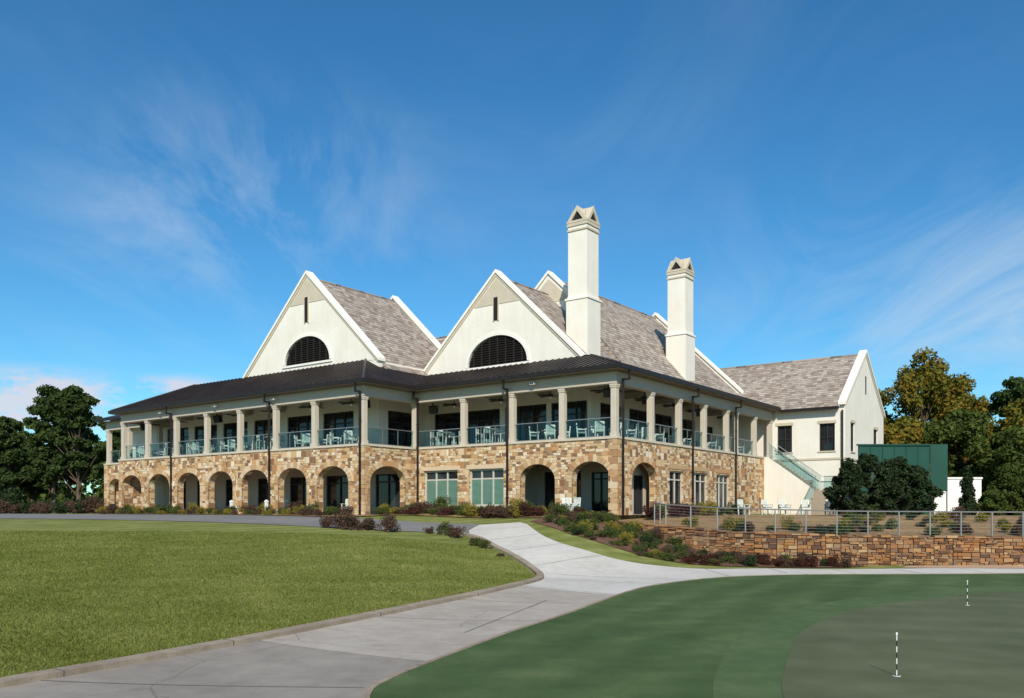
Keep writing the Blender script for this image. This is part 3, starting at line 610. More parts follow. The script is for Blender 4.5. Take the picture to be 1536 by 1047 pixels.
def roofslab(p,q,r,s,th=.12,mat=0):
    P=[Vector(x) for x in (p,q,r,s)]; n=(P[1]-P[0]).cross(P[3]-P[0]).normalized()
    if n.z<0: n=-n
    sh.poly(P,mat); B=[x-n*th for x in P]; sh.poly(B,mat)
    for i in range(4): sh.poly([P[i],P[(i+1)%4],B[(i+1)%4],B[i]],mat)
def gableroof(c,hw,zr,slope,b0,b1):
    for s in (-1,1): roofslab((c,b0,zr),(c,b1,zr),(c+s*hw,b1,zr-slope*hw),(c+s*hw,b0,zr-slope*hw))
    sh.tube((c,b0,zr+.0),(c,b1,zr+.0),.09,.09,8)
gableroof(-24.15,7.35,16.4,.95,-.1,8.0)
gableroof(-11.06,6.75,15.3,.946,4.3,10.1)
for s in (-1,1):
    e0=(-11+s*6.55,9.98,9.05); e1=(-11+s*7.7,26.1,9.2)
    sh.poly([(-11,9.98,16.55),(-11,26.1,16.55),e1],0); sh.poly([(-11,9.98,16.55),e1,e0],0)
    sh.poly([(-11,9.98,16.5),(-11,9.98,9),(-11+s*6.55,9.98,9.0)],0)
sh.tube((-11,10,16.55),(-11,26.1,16.55),.09,.09,8)
roofslab((-24,9.2,13.3),(-11,9.2,13.3),(-11,4.6,9.1),(-24,4.6,9.1)); roofslab((-24,9.2,13.3),(-11,9.2,13.3),(-11,14,9.1),(-24,14,9.1)); sh.tube((-24,9.2,13.3),(-11,9.2,13.3),.09,.09,8)
roofslab((-9,29.6,12.3),(4.8,29.6,12.3),(4.8,23.6,7.72),(-9,23.6,7.72)); roofslab((-9,29.6,12.3),(4.8,29.6,12.3),(4.8,35.6,7.72),(-9,35.6,7.72)); sh.tube((-9,29.6,12.3),(4.8,29.6,12.3),.09,.09,8)
sh.obj('shingle_roofs',[M_shingle],club)
gu=MB(); gu.box(.6,4.78,23.46,23.6,7.55,7.75); gu.box(4.9,5.0,23.85,23.97,0,7.5)
gu.obj('wing_gutter',[M_dark],club)
mr=MB(); E=7.95; T1=10.1; T2=9.5
mr.poly([(-41.85,-4.9,E),(-13.95,-4.9,E),(-18.4,-.45,T1),(-37.4,-.45,T1)])
mr.poly([(-13.95,-4.9,E),(-18.4,-.45,T1),(-18.4,5,T1),(-17.2,4.06,9.52),(-13.95,-.45,E)])
mr.poly([(-13.95,-.45,E),(.45,-.45,E),(-4,4,T2),(-17.2,4.0,T2)])
mr.poly([(.45,-.45,E),(.45,24.05,E),(-4,24.05,T2),(-4,4,T2)])
mr.poly([(-4,4,T2),(-4,24,T2),(-6,24,T2+.3),(-6,4,T2+.3)])
mr.poly([(-41.85,-4.9,E),(-37.4,-.45,T1),(-37.4,9,T1),(-41.85,9,E)])
mr.poly([(-37.4,-.45,T1),(-28,-.45,T1+.001),(-28,9,T1),(-37.4,9,T1)])
mr.poly([(-48.65,-2.45,E),(-41.8,-2.45,E),(-41.8,1.5,9.3),(-46,1.5,9.3)]); mr.poly([(-48.65,-2.45,E),(-46,1.5,9.3),(-46,9,9.3),(-48.65,9,E)]); mr.poly([(-46,1.5,9.3),(-39,1.5,9.3),(-39,9,9.3),(-46,9,9.3)])
sl1=(T1-E)/4.45; sl2=(T2-E)/4.45
def seam(p,q,w=.022,hh=.05):
    p=Vector(p);q=Vector(q);d=(q-p); 
    if d.length<.2: return
    s=d.cross(Vector((0,0,1))).normalized()*w; u=Vector((0,0,hh))
    mr.hexa([p-s,p+s,q+s,q-s,p-s+u,p+s+u,q+s+u,q-s+u])
a=-41.6
while a<-14:
    top=min(-.45,-4.9+(a+41.85) if a<-37.4 else 9,-4.9+(-13.95-a) if a>-18.4 else 9); seam((a,-4.9,E),(a,top,E+sl1*(top+4.9))); a+=.45
a=-17
while a<.4:
    s=-.45 if a>-13.95 else -.45+1.388*(-13.95-a); top=4 if a<-4 else -a
    if top>s: seam((a,s,E+sl2*(s+.45)),(a,top,E+sl2*(top+.45)))
    a+=.45
b=-4.7
while b<4:
    e=-13.95 if b<-.45 else -13.95-(b+.45)/1.388; top=-18.4 if b>-.45 else -13.95-(b+4.9)
    if top<e: seam((e,b,E+sl1*(-13.95-e)),(top,b,E+sl1*(-13.95-top)))
    b+=.45
b=-.2
while b<24:
    top=-4 if b>4 else -b; seam((.45,b,E),(top,b,E+sl2*(.45-top))); b+=.45
for p,q in (((-13.95,-4.9,E),(-18.4,-.45,T1)),((.45,-.45,E),(-4,4,T2)),((-41.85,-4.9,E),(-37.4,-.45,T1))): seam(p,q,.07,.07)
mr.obj('metal_porch_roof',[M_metal],club)
ch=MB()
def chimney(a1,b0,zb,zsh,zcap,wd=1.4):
    a0=a1-wd;b1=b0+wd; e=.09
    ch.box(a0-e,a1+e,b0-e,b1+e,zb,zsh,0); ch.box(a0-e-.06,a1+e+.06,b0-e-.06,b1+e+.06,zsh,zsh+.12,2); ch.box(a0-.03,a1+.03,b0-.03,b1+.03,zsh+.12,zsh+.26,2)
    ch.box(a0,a1,b0,b1,zsh+.26,zcap,0)
    ch.box(a0-.06,a1+.06,b0-.06,b1+.06,zcap-.32,zcap-.2,1); ch.box(a0-.06,a1+.06,b0-.06,b1+.06,zcap,zcap+.2,1)
    z=zcap+.2; ac=(a0+a1)/2; bc=(b0+b1)/2; h_=1.05; x0,x1,y0,y1=a0-.08,a1+.08,b0-.08,b1+.08
    fr=.25
    for w_,c0,c1_ in ((W((0,y0),(1,0),(0,-1)),x0,x1),(W((0,y1),(1,0),(0,1)),x0,x1),(W((x0,0),(0,1),(-1,0)),y0,y1),(W((x1,0),(0,1),(1,0)),y0,y1)):
        c=(c0+c1_)/2; hw=(c1_-c0)/2
        for s in (-1,1):
            q=[(c+s*hw,z),(c+s*(hw-fr),z),(c,z+h_-fr*1.35),(c,z+h_)]
            ch.hexa([w_(x,0,zz) for x,zz in q]+[w_(x,.2,zz) for x,zz in q],1)
        ch.poly([w_(c-hw+fr*.6,.1,z+.02),w_(c+hw-fr*.6,.1,z+.02),w_(c,.1,z+h_-fr*.9)],3)
        w_.box(ch,c-hw+.02,c+hw-.02,.004,.09,z+.001,z+.14,1)
    for ax in (0,1):
        for s in (-1,1):
            if ax==0: P=[(x0+.19,bc,z+h_-.02),(x1-.19,bc,z+h_-.02),(x1-.19,bc+s*(y1-y0)/2,z),(x0+.19,bc+s*(y1-y0)/2,z)]
            else: P=[(ac,y0+.19,z+h_-.02),(ac,y1-.19,z+h_-.02),(ac+s*(x1-x0)/2,y1-.19,z),(ac+s*(x1-x0)/2,y0+.19,z)]
            ch.poly(P,1)
    for dx,dy in ((-.5,-.5),(.5,-.5),(.5,.5)): ch.tube((ac+dx,bc+dy,z),(ac+dx,bc+dy,z+1.4),.012,.008,5,4)
chimney(-5.5,6.0,8.5,13.5,18.15); chimney(-4.5,18.0,8.5,13.1,17.6)
ch.obj('chimneys',[M_stucco,M_tan,M_trim,M_louver,M_rail],club,.01)
sr=MB(); z0=HS+.06
n1=15; 
for i in range(n1):
    a=.3+3.3*i/n1; z=z0-(z0-1.7)*(i+1)/n1; sr.box(a,a+3.3/n1,21.9,23.7,z-.25,z,0)
sr.box(3.6,5.5,21.9,23.7,1.45,1.7,0)
n2=10
for i in range(n2):
    b=21.9-2.5*i/n2; z=1.7-1.7*(i+1)/n2; sr.box(3.65,5.45,b-.25,b,-.1,z,0)
sr.poly([(.02,21.88,-.3),(3.62,21.88,-.3),(3.62,21.88,1.72),(.3,21.88,z0+.02),(.02,21.88,z0+.02)],1); sr.poly([(.02,21.7,-.3),(3.62,21.7,-.3),(3.62,21.7,1.72),(.3,21.7,z0+.02),(.02,21.7,z0+.02)],1)
sr.poly([(.3,21.7,z0+.02),(.3,21.88,z0+.02),(3.62,21.88,1.72),(3.62,21.7,1.72)],1)
for k in range(4):
    f0,f1=k/4,(k+1)/4; A0=.35+3.2*f0+.02;A1=.35+3.2*f1-.02; Z0=z0-(z0-1.7)*f0;Z1=z0-(z0-1.7)*f1
    for b in (21.75,23.6): sr.poly([(A0,b,Z0),(A1,b,Z1),(A1,b,Z1+1),(A0,b,Z0+1)],2)
for b in (21.76,23.61): sr.tube((.3,b,z0+1.03),(3.6,b,2.73),.03,.03,6,3)
for a in (3.7,5.4):
    sr.poly([(a,19.5,.1),(a,21.8,1.7),(a,21.8,2.7),(a,19.5,1.1)],2); sr.tube((a,19.45,1.12),(a,21.85,2.73),.03,.03,6,3); sr.tube((a,19.5,0),(a,19.5,1.12),.025,.025,6,3)
sr.poly([(3.75,23.6,1.75),(5.4,23.6,1.75),(5.4,23.6,2.7),(3.75,23.6,2.7)],2); sr.tube((3.7,23.6,2.73),(5.45,23.6,2.73),.03,.03,6,3); sr.tube((5.42,21.85,2.73),(5.42,23.6,2.73),.03,.03,6,3)
sr.obj('side_stairs',[M_pave,M_stucco,M_rglass,M_rail],club)
def fan_mesh():
    m=MB(); m.tube((0,0,0),(0,0,-.45),.025,.025,6); m.tube((0,0,-.45),(0,0,-.62),.14,.12,10); m.tube((0,0,-.62),(0,0,-.72),.09,.04,8,1)
    for k in range(5):
        a=2*math.pi*k/5; c,s=math.cos(a),math.sin(a)
        P=lambda r,w,z:(c*r-s*w,s*r+c*w,z)
        m.hexa([P(.12,-.06,-.56),P(.85,-.1,-.58),P(.85,.1,-.53),P(.12,.06,-.52),P(.12,-.06,-.54),P(.85,-.1,-.56),P(.85,.1,-.51),P(.12,.06,-.50)])
    return m.mesh('ceiling_fan',[M_frame,M_trim])
fm=fan_mesh()
for i in range(7): 
    x,y,z=toW(-17-3.76*i,-3.0,7.45); link('ceiling_fan',fm,(x,y,z),i*.4)
for a,b in ((-12.5,1.5),(-8.8,1.5),(-5.2,1.5),(-1.7,1.7),(-1.5,6.3),(-1.5,10),(-1.5,13.6),(-1.5,18.5)):
    x,y,z=toW(a,b,7.45); link('ceiling_fan',fm,(x,y,z),a)
def spk():
    m=MB(); m.box(-.26,.26,-.16,.16,-.55,-.08,0); m.box(-.22,.22,-.175,-.162,-.51,-.12,1); m.box(-.03,.03,-.03,.03,-.08,.2,1); m.box(-.28,.28,-.02,.02,-.33,-.29,1); return m.mesh('loudspeaker',[M_black,M_frame])
sm=spk()
for a,b in ((-1.1,1.0),(-15.4,-3.4),(-40,-3.4),(-30,-3.6),(-1.0,9.5),(-.9,4.9),(-1.0,12.8),(-14.0,1.2)):
    x,y,z=toW(a,b,7.0); o=link('loudspeaker',sm,(x,y,z),-TH); o.rotation_euler=(.3,0,-TH+random.uniform(-.5,.5))
def flood():
    m=MB(); m.box(-.14,.14,-.25,.0,-.1,.02,0); m.box(-.12,.12,-.26,-.252,-.08,.0,1); m.box(-.03,.03,0,.14,-.06,-.02,0); return m.mesh('flood_light',[M_trim,M_glass])
flm=flood()
for w_,t in ((S1,-22.5),(S1,-35.5),(S3,-5.3),(S1,-28.8)):
    p=w_(t,-.02,7.45); x,y,z=toW(p[0],p[1],p[2]); link('flood_light',flm,(x,y,z),-TH)
def chair_mesh():
    m=MB()
    for x in (-.24,.24):
        m.box(x-.025,x+.025,-.24,-.19,0,.64); m.hexa([(x-.025,.2,0),(x+.025,.2,0),(x+.025,.25,0),(x-.025,.25,0),(x-.025,.28,.95),(x+.025,.28,.95),(x+.025,.33,.95),(x-.025,.33,.95)])
        m.box(x-.04,x+.04,-.27,.25,.63,.665)
    for i in range(6): m.box(-.25,.25,-.24+i*.08,-.18+i*.08,.42,.445)
    for i in range(6):
        x=-.19+i*.076; m.hexa([(x-.025,.22,.5),(x+.025,.22,.5),(x+.025,.24,.5),(x-.025,.24,.5),(x-.025,.285,.9),(x+.025,.285,.9),(x+.025,.305,.9),(x-.025,.305,.9)])
    m.box(-.22,.22,.28,.32,.9,.97); m.box(-.22,.22,.215,.245,.46,.51); m.box(-.22,.22,-.24,-.2,.34,.41)
    m.box(-.22,.22,-.2,.2,.447,.5,1)
    return m.mesh('patio_chair',[M_chair,M_cush])
def table_mesh(r=.5,hh=.74):
    m=MB(); m.tube((0,0,hh-.035),(0,0,hh),r,r,24,1); m.tube((0,0,.06),(0,0,hh-.035),.04,.04,8,0)
    for k in range(4):
        a=math.pi/4+k*math.pi/2; m.tube((0,0,.08),(math.cos(a)*r*.7,math.sin(a)*r*.7,.02),.03,.02,6,0)
    m.tube((0,0,hh-.1),(0,0,hh-.035),.06,.2,8,0)
    return m.mesh('patio_table',[M_chair,M_wood])
def stool_mesh():
    m=MB()
    for x in (-.19,.19):
        for y in (-.19,.19): m.box(x-.02,x+.02,y-.02,y+.02,0,.75 if y<0 else 1.1)
    m.box(-.22,.22,-.22,.22,.74,.78,1); m.box(-.2,.2,-.2,-.18,.25,.28); m.box(-.2,.2,.18,.2,.3,.33); m.box(-.2,.2,.18,.21,.95,1.1)
    for i in range(4): m.box(-.15+i*.09,-.12+i*.09,.185,.205,.78,.95)
    return m.mesh('bar_stool',[M_chair,M_wood])
cm=chair_mesh(); tm=table_mesh(); tb=table_mesh(.42,1.05); sm2=stool_mesh(); FZ=HS+.06
def place(name,me,a,b,r,z=FZ):
    x,y,_=toW(a,b); link(name,me,(x,y,z),r-TH)
for i in range(7):
    c=-17.0-3.76*i+random.uniform(-.3,.3)
    if i%3==2:
        place('patio_table',tb,c,-3.1,0)
        for k in range(3): place('bar_stool',sm2,c+.75*math.cos(k*2.1+.3),-3.1+.7*math.sin(k*2.1+.3),k*2.1+.3-math.pi/2)
    else:
        place('patio_table',tm,c,-3.0,0)
        for k in range(4): 
            an=k*math.pi/2+.5+random.uniform(-.2,.2); place('patio_chair',cm,c+.9*math.cos(an),-3.0+.75*math.sin(an),an-math.pi/2)
for c,t in ((-13,1),(-9.3,1),(-5.2,0),(-2.0,0)):
    if t:
        place('patio_table',tb,c,1.3,0)
        for k in range(4): place('bar_stool',sm2,c+.8*math.cos(k*1.57+.3),1.3+.75*math.sin(k*1.57+.3),k*1.57+.3-math.pi/2)
    else:
        place('patio_table',tm,c,1.4,0)
        for k in range(4): an=k*1.57+.6; place('patio_chair',cm,c+.9*math.cos(an),1.4+.8*math.sin(an),an-math.pi/2)
for b in (2.6,6,10,13.7,18.6):
    place('patio_table',tm,-1.5,b,0)
    for k in range(4): an=k*1.57+.6; place('patio_chair',cm,-1.5+.8*math.cos(an),b+.9*math.sin(an),an-math.pi/2)
for a,b,r in ((-2.6,-.9,.4),(-1.9,-1.3,-.3),(2.6,15.2,1.0),(3.3,16.3,.7),(3.0,17.6,1.2),(5.0,15.5,.5),(6.2,16.4,.2),(2.2,12.2,1.3)): place('patio_chair',cm,a,b,r,.0)
for a in (-16.6,-17.6,-23.9,-24.8,-32): place('patio_chair',cm,a,-2.8,.3,.03)
for a in (-20.6,-28.4): place('patio_table',tm,a,-2.8,0,.03)
for a,b in ((-25.9,-5.3),(-22.4,-5.2)):
    bo=MB(); bo.box(-.12,.12,-.12,.12,0,.08,0); bo.box(-.08,.08,-.08,.08,.08,.85,0); bo.box(-.1,.1,-.1,.1,.85,.9,0); bo.hexa([(-.1,-.1,.9),(.1,-.1,.9),(.1,.1,.9),(-.1,.1,.9),(-.02,-.02,.98),(.02,-.02,.98),(.02,.02,.98),(-.02,.02,.98)],0)
    x,y,_=toW(a,b); link('bollard_post',bo.mesh('bollard_post',[M_white]),(x,y,-.03),-TH)
# ------------------------------------------------------------ retaining wall (individual stacked stones)
rw=MB(); cum=[0]
for i in range(len(WALL)-1): cum.append(cum[-1]+(Vector(WALL[i+1])-Vector(WALL[i])).length)
def onwall(s,dep):
    i=max(0,min(len(WALL)-2,int(np.searchsorted(cum,s))-1)); a=Vector(WALL[i]);b=Vector(WALL[i+1]); d=(b-a).normalized(); p=a+d*(s-cum[i]); n=Vector((-d.y,d.x)); return p+n*dep
for i in range(len(WALL)-1):
    a=Vector(WALL[i]);b=Vector(WALL[i+1]); d=(b-a).normalized(); n=Vector((-d.y,d.x)); o_=n*.05; n=n*.4
    za,zb=wtop(a.x)-.01,wtop(b.x)-.01; a=a+o_; b=b+o_
    rw.poly([(a.x,a.y,-2.3),(b.x,b.y,-2.3),(b.x,b.y,zb),(a.x,a.y,za)],1)
    rw.poly([(a.x,a.y,za),(b.x,b.y,zb),(b.x+n.x,b.y+n.y,zb),(a.x+n.x,a.y+n.y,za)],1)
    rw.poly([(a.x+n.x,a.y+n.y,-2.3),(b.x+n.x,b.y+n.y,-2.3),(b.x+n.x,b.y+n.y,zb),(a.x+n.x,a.y+n.y,za)],1)
rr_=random.Random(9); stot=min(cum[-1],34)
# panels of varying width, each with its own course heights -> no continuous rows
s=0
while s<stot:
    pw=rr_.uniform(.5,1.3); s_end=min(stot,s+pw); f=rr_.uniform(0,.03)
    while f<1.85:
        hh=rr_.choice((.05,.07,.09,.11,.13,.17)); t=s
        while t<s_end-.02:
            l=rr_.uniform(.13,.42); t1=min(s_end,t+l)
            if s_end-t1<.1: t1=s_end
            xm=onwall((t+t1)/2,0).x; zt=wtop(xm)-f-.004+rr_.uniform(-.012,.01); zb=wtop(xm)-f-hh+.009+rr_.uniform(-.01,.01)
            gz=h(xm,onwall((t+t1)/2,0).y)-.25
            if zt>gz:
                pd=-rr_.uniform(0,.065); pd2=pd+rr_.uniform(-.02,.02); j=lambda:rr_.uniform(-.014,.014)
                A=onwall(t+.006+abs(j()),pd);B=onwall(t1-.007-abs(j()),pd2);A2=onwall(t+.006,.2);B2=onwall(t1-.007,.2)
                rw.hexa([(A.x,A.y,zb+j()),(B.x,B.y,zb+j()),(B2.x,B2.y,zb),(A2.x,A2.y,zb),(A.x,A.y,zt+j()),(B.x,B.y,zt+j()),(B2.x,B2.y,zt),(A2.x,A2.y,zt)],0)
            t=t1
        f+=hh
    s=s_end
s=0
while s<cum[-1]-.1:
    l=rr_.uniform(.2,.5); A,B,A2,B2=onwall(s+.005,-.05+rr_.uniform(-.03,.03)),onwall(min(cum[-1],s+l)-.01,-.05+rr_.uniform(-.03,.03)),onwall(s+.005,.45),onwall(min(cum[-1],s+l)-.01,.45)
    z=wtop(A.x)+.004; hz=rr_.uniform(.03,.10); hz2=hz+rr_.uniform(-.015,.015); rw.hexa([(v.x,v.y,z) for v in (A,B,B2,A2)]+[(A.x,A.y,z+hz),(B.x,B.y,z+hz2),(B2.x,B2.y,z+hz2),(A2.x,A2.y,z+hz)],0); s+=l
rw.obj('stone_retaining_wall',[M_stack,M_joint])
rf=MB(); path=[Vector((p[0]+.1,p[1]+.75)) for p in WALL if p[0]>6.0]; path=[Vector((7.2,41.5))]+path[1:]
acc=0; posts=[]
for i in range(len(path)-1):
    a,b=path[i],path[i+1]; ln=(b-a).length; t=0 if i==0 else (1.25-acc)%1.25
    while t<ln: posts.append(a.lerp(b,t/ln)); t+=1.25
    acc=(acc+ln)%1.25
for p in posts:
    z=hterr(p.x,p.y); rf.box(p.x-.025,p.x+.025,p.y-.025,p.y+.025,z-.1,z+1.02)
for a,b in zip(posts[:-1],posts[1:]):
    za,zb=hterr(a.x,a.y),hterr(b.x,b.y)
    rf.tube((a.x,a.y,za+1.04),(b.x,b.y,zb+1.04),.028,.028,6)
    for k in range(7): rf.tube((a.x,a.y,za+.14+.125*k),(b.x,b.y,zb+.14+.125*k),.006,.006,4,0,False)
rf.obj('metal_railing',[M_rail])
# ------------------------------------------------------------ vegetation
def leafmesh(name,centers,radii,n,size,mat,flat=1.0,extra=None,seed=0,shell=.5):
    r=np.random.default_rng(seed); Cn=np.array(centers,float); R=np.array(radii,float); k=len(Cn)
    pr=R**2; ii=r.choice(k,n,p=pr/pr.sum()); d=r.normal(size=(n,3)); d/=np.linalg.norm(d,axis=1)[:,None]; rad=(shell+(1-shell)*r.random(n)**.6)*R[ii]
    P=Cn[ii]+d*rad[:,None]*np.array([1,1,flat]) 
    nrm=d*.6+r.normal(size=(n,3))*.7+np.array([0,0,.25]); nrm/=np.linalg.norm(nrm,axis=1)[:,None]
    u=np.cross(nrm,r.normal(size=(n,3))); u/=np.linalg.norm(u,axis=1)[:,None]; v=np.cross(nrm,u)
    s=size*(.6+.8*r.random(n))[:,None]; u=u*s; v=v*s*.6
    V=np.stack([P-u,P+v*.9-u*.1,P+u,P-v],1).reshape(-1,3); F=np.arange(4*n).reshape(-1,4)
    vs=V.tolist(); fs=F.tolist(); mi=[0]*n
    mats=[mat]
    if extra:
        o=len(vs); vs+=extra.v; fs+=[tuple(o+q for q in f) for f in extra.f]; mi+=[1]*len(extra.f); mats.append(M_bark)
    me=bpy.data.meshes.new(name); me.from_pydata(vs,[],fs)
    for m in mats: me.materials.append(m)
    me.polygons.foreach_set('material_index',mi); me.update(); return me
def tree(name,x,y,H,R,mat,kind='round',n=14000,seed=0,size=.2,zb=None,base=.22,nc=None):
    r=random.Random(seed); t=MB(); z0=h(x,y)-.1 if zb is None else zb
    lean=(r.uniform(-.4,.4)*H/12,r.uniform(-.4,.4)*H/12); k=8; P=[Vector((lean[0]*(i/k)**2+r.uniform(-.05,.05)*H*.05,lean[1]*(i/k)**2,H*.93*i/k)) for i in range(k+1)]; r0=H*.018+.03
    for i in range(k): t.tube(P[i],P[i+1],r0*(1-i/k*.85),r0*(1-(i+1)/k*.85),8,0,False)
    cs=[];rs=[]; nc=nc or {'round':60,'pine':54,'cone':60}[kind]
    for i in range(nc):
        f=(i+.5)/nc; zz=H*(base+(.97-base)*f); an=i*2.399+r.uniform(-.5,.5)
        prof=(math.sin(math.pi*min(1,max(0,(f*.86+.14)))**.9)**.6 if kind=='round' else (1-f)**.75*.9+.12 if kind=='cone' else (math.sin(math.pi*(f*.78+.2)))**.5)
        rr=R*prof*(r.uniform(.3,1.0) if kind!='cone' else r.uniform(.35,.75))*(1 if kind!='pine' else r.choice((.5,.8,1.05)))
        c=Vector((math.cos(an)*rr+lean[0]*f,math.sin(an)*rr+lean[1]*f,zz+r.uniform(-.05,.05)*H)); cs.append(c); rs.append(R*{'round':.26,'pine':.24,'cone':.42}[kind]*r.uniform(.6,1.3)*(1 if kind!='cone' else (1.1-f*.6)))
        st_=P[min(k,max(1,int((zz/H-.12)*k)))]; t.tube(st_,c,r0*.28,r0*.07,5,0,False)
    me=leafmesh(name,cs,rs,n,size,mat,{'round':.8,'pine':.55,'cone':1.2}[kind],t,seed,.2)
    return link(name,me,(x,y,z0),r.uniform(0,6))
for i,(x,y,H,R) in enumerate([(-56.5,96,10.6,3.3),(-53.2,99,14.2,3.9),(-49.2,97,14.4,3.8),(-61,101,9.4,3.4),(-55.0,106,13.0,3.6),(-72,108,8.6,3.6),(-66,98,8.2,3.2),(-47.0,104,11.6,3.2),(-77,118,9.5,4),(-70,100,7.6,3.2),(-63,112,9,3.6),(-51,112,13,3.6),(-45.5,98,8.5,2.8)]):
    tree('pine_tree',x,y,H,R,L_pine,'pine',13500,20+i,.22,base=.32)
for i,(x,y,H,R,m) in enumerate([(38.8,80,14.6,5.2,L_fall),(33.8,82,11.2,4.4,L_fall),(43.5,84,13.0,4.8,L_fall),(48.0,80,12.4,4.2,L_pine),(53.5,84,13.5,4.6,L_green),(36.5,70,8.2,3.6,L_green),(41.0,68,8.6,3.7,L_fall),(45.5,70,10.4,4.0,L_fall),(37.8,64,6.5,3.0,L_green),(32.6,71,7.4,3.2,L_fall),(49.5,74,9.5,4,L_green),(42,60,5.5,2.8,L_green)]):
    tree('deciduous_tree' if m is not L_pine else 'pine_tree',x,y,H,R,m,'round' if m is not L_pine else 'pine',19000,50+i,.18,base=.08)
for i,(x,y,H,R) in enumerate([(20.3,51.3,3.3,1.35),(21.8,52,3.8,1.5),(23.4,52.2,3.5,1.4),(24.8,52.4,3.1,1.3),(22.6,51.0,2.8,1.2)]):
    tree('holly_tree',x,y,H,R,L_holly,'round',10000,80+i,.09,zb=-.1,base=.05,nc=48)
tree('cypress_tree',27.0,50.5,3.0,.62,L_holly,'cone',9000,91,.06,zb=-.05,base=.03)
for i,(x,y,H,R) in enumerate([(29.8,51,3.0,1.4),(31.6,52,3.6,1.7),(33.8,51,3.8,1.8),(28.4,50.4,1.5,.9)]): tree('evergreen_tree',x,y,H,R,L_green,'round',10000,95+i,.09,zb=-.1,base=.03)
cs=[];rs=[]
r=random.Random(5)
for i in range(900):
    an=r.uniform(-1.2,1.2); d=r.uniform(150,185); x=math.sin(an)*d; y=math.cos(an)*d
    top=8+2.5*math.sin(an*9)+2*math.sin(an*23+1); 
    for q in range(3): cs.append((x+r.uniform(-2,2),y,r.uniform(.3,max(2,top)))); rs.append(r.uniform(1.6,3))
link('distant_trees',leafmesh('distant_trees',cs,rs,110000,.6,L_green,.8,None,3,.3),(0,0,0))
def shrub_me(name,mat,seed,n=1300,size=.055,flat=.85):
    r=random.Random(seed); cs=[(r.uniform(-.45,.45),r.uniform(-.45,.45),r.uniform(.25,.8)*flat) for _ in range(11)]; rs=[r.uniform(.18,.42) for _ in cs]
    t=MB()
    for c in cs: t.tube((0,0,0),c,.03,.01,5,0,False)
    return leafmesh(name,cs,rs,n,size,mat,.9,t,seed,.3)
SH={k:[shrub_me('shrub_'+k,m,s+i*7) for i in range(4)] for k,m,s in (('green',L_shrub,1),('dark',L_holly,2),('yellow',L_yel,3),('red',L_red,4),('dry',L_purp,5))}
NM={'green':'boxwood_shrub','dark':'holly_shrub','yellow':'golden_shrub','red':'rose_shrub','dry':'barberry_shrub'}
def shrub(k,x,y,s,z=None):
    link(NM[k],random.choice(SH[k]),(x,y,(h(x,y) if z is None else z)-.03),random.uniform(0,6),(s*random.uniform(.8,1.2),s*random.uniform(.8,1.2),s*random.uniform(.75,1.35)))
def bedrow(w_,t0,t1,step,kinds,d0=.7,d1=1.6,s=(.35,.6)):
    t=t0
    while t<t1:
        p=w_(t,-random.uniform(d0,d1),0); x,y,_=toW(p[0],p[1]); shrub(random.choice(kinds),x,y,random.uniform(*s),max(h(x,y),-.05)); t+=step*random.uniform(.6,1.4)
bedrow(S1,-41,-15,.6,['green','green','yellow','dry'],.6,1.5,(.45,.8)); bedrow(S1,-41,-15,1.1,['yellow','dry','green'],1.5,2.4,(.35,.55))
bedrow(S2,-4,-.5,.8,['green','yellow'],.6,1.2,(.5,.8)); bedrow(S3,-13.6,-3.2,.42,['green','yellow','green','dry'],.5,1.2,(.55,.95)); bedrow(S3,-13.2,-.2,.42,['green','red','dry','yellow'],1.4,3.0,(.4,.75))
bedrow(S4,.3,5,.5,['red','green','red','dry'],.6,2.6,(.45,.85)); bedrow(S4,5,15,.7,['green','yellow','dark'],.5,1.4,(.45,.8))
bp=BED+[p for p in wl[::-1]]+[(5.2,44),(2,46)]
for i in range(150):
    for _ in range(30):
        x=random.uniform(1.8,13.5); y=random.uniform(34.5,44.5)
        if inpoly(x,y,bp): break
    wy=np.interp(x,WX,WY)
    if x>5.2 and y>wy-.3: y=wy-.4
    shrub(random.choice(['green','dark','red','dry','dry'] if x>8 else ['green','dark','dry','green','yellow']),x,y,random.uniform(.25,.55))
for x in (7.2,7.9,10.9,11.5,12.1): shrub('red',x,34.7,.5)
for x,y,s in ((-6.3,38.0,.85),(-7.4,38.1,.8),(-5.4,37.9,.75),(-6.9,37.6,.65),(-8.2,38.4,.5),(-2.9,37.7,.55),(-2.2,37.1,.5),(-1.5,35.8,.4),(-1.2,35.2,.45),(-.9,34.6,.4),(-.3,32.9,.25),(-3.6,37.9,.3)): shrub(random.choice(['dry','dry','green']) if x>-5 else 'dry',x-.15,y,s)
for i in range(110):
    x=random.uniform(8,34); wy=np.interp(x,WX,WY); y=wy+random.uniform(1.2,8 if x>16 else 3.5); 
    shrub(random.choice(['green','yellow','dark','dry']),x,y,random.uniform(.28,.6),hterr(x,y))
for i in range(46):
    x=-62+i*.75; y=74+ (x+62)*-.05+random.uniform(-.6,.6)
    if x<-34.5: shrub(random.choice(['dry','dark','dry','dry']),x,y,random.uniform(1.0,1.4),-.05)
for i in range(70):
    x=random.uniform(-110,-42); shrub('dark',x,random.uniform(92,100),random.uniform(1.6,2.8),-.1)
strip=[toW(a,b)[:2] for a,b in ((-41.8,-5.0),(-14.2,-5.0),(-14.1,-.5),(.3,-.5),(.6,-2.6),(-12.6,-3.4),(-13.4,-7.2),(-41.8,-7.2))]
drape('straw_bed',strip,M_straw,.05,.5)
gs=MB()
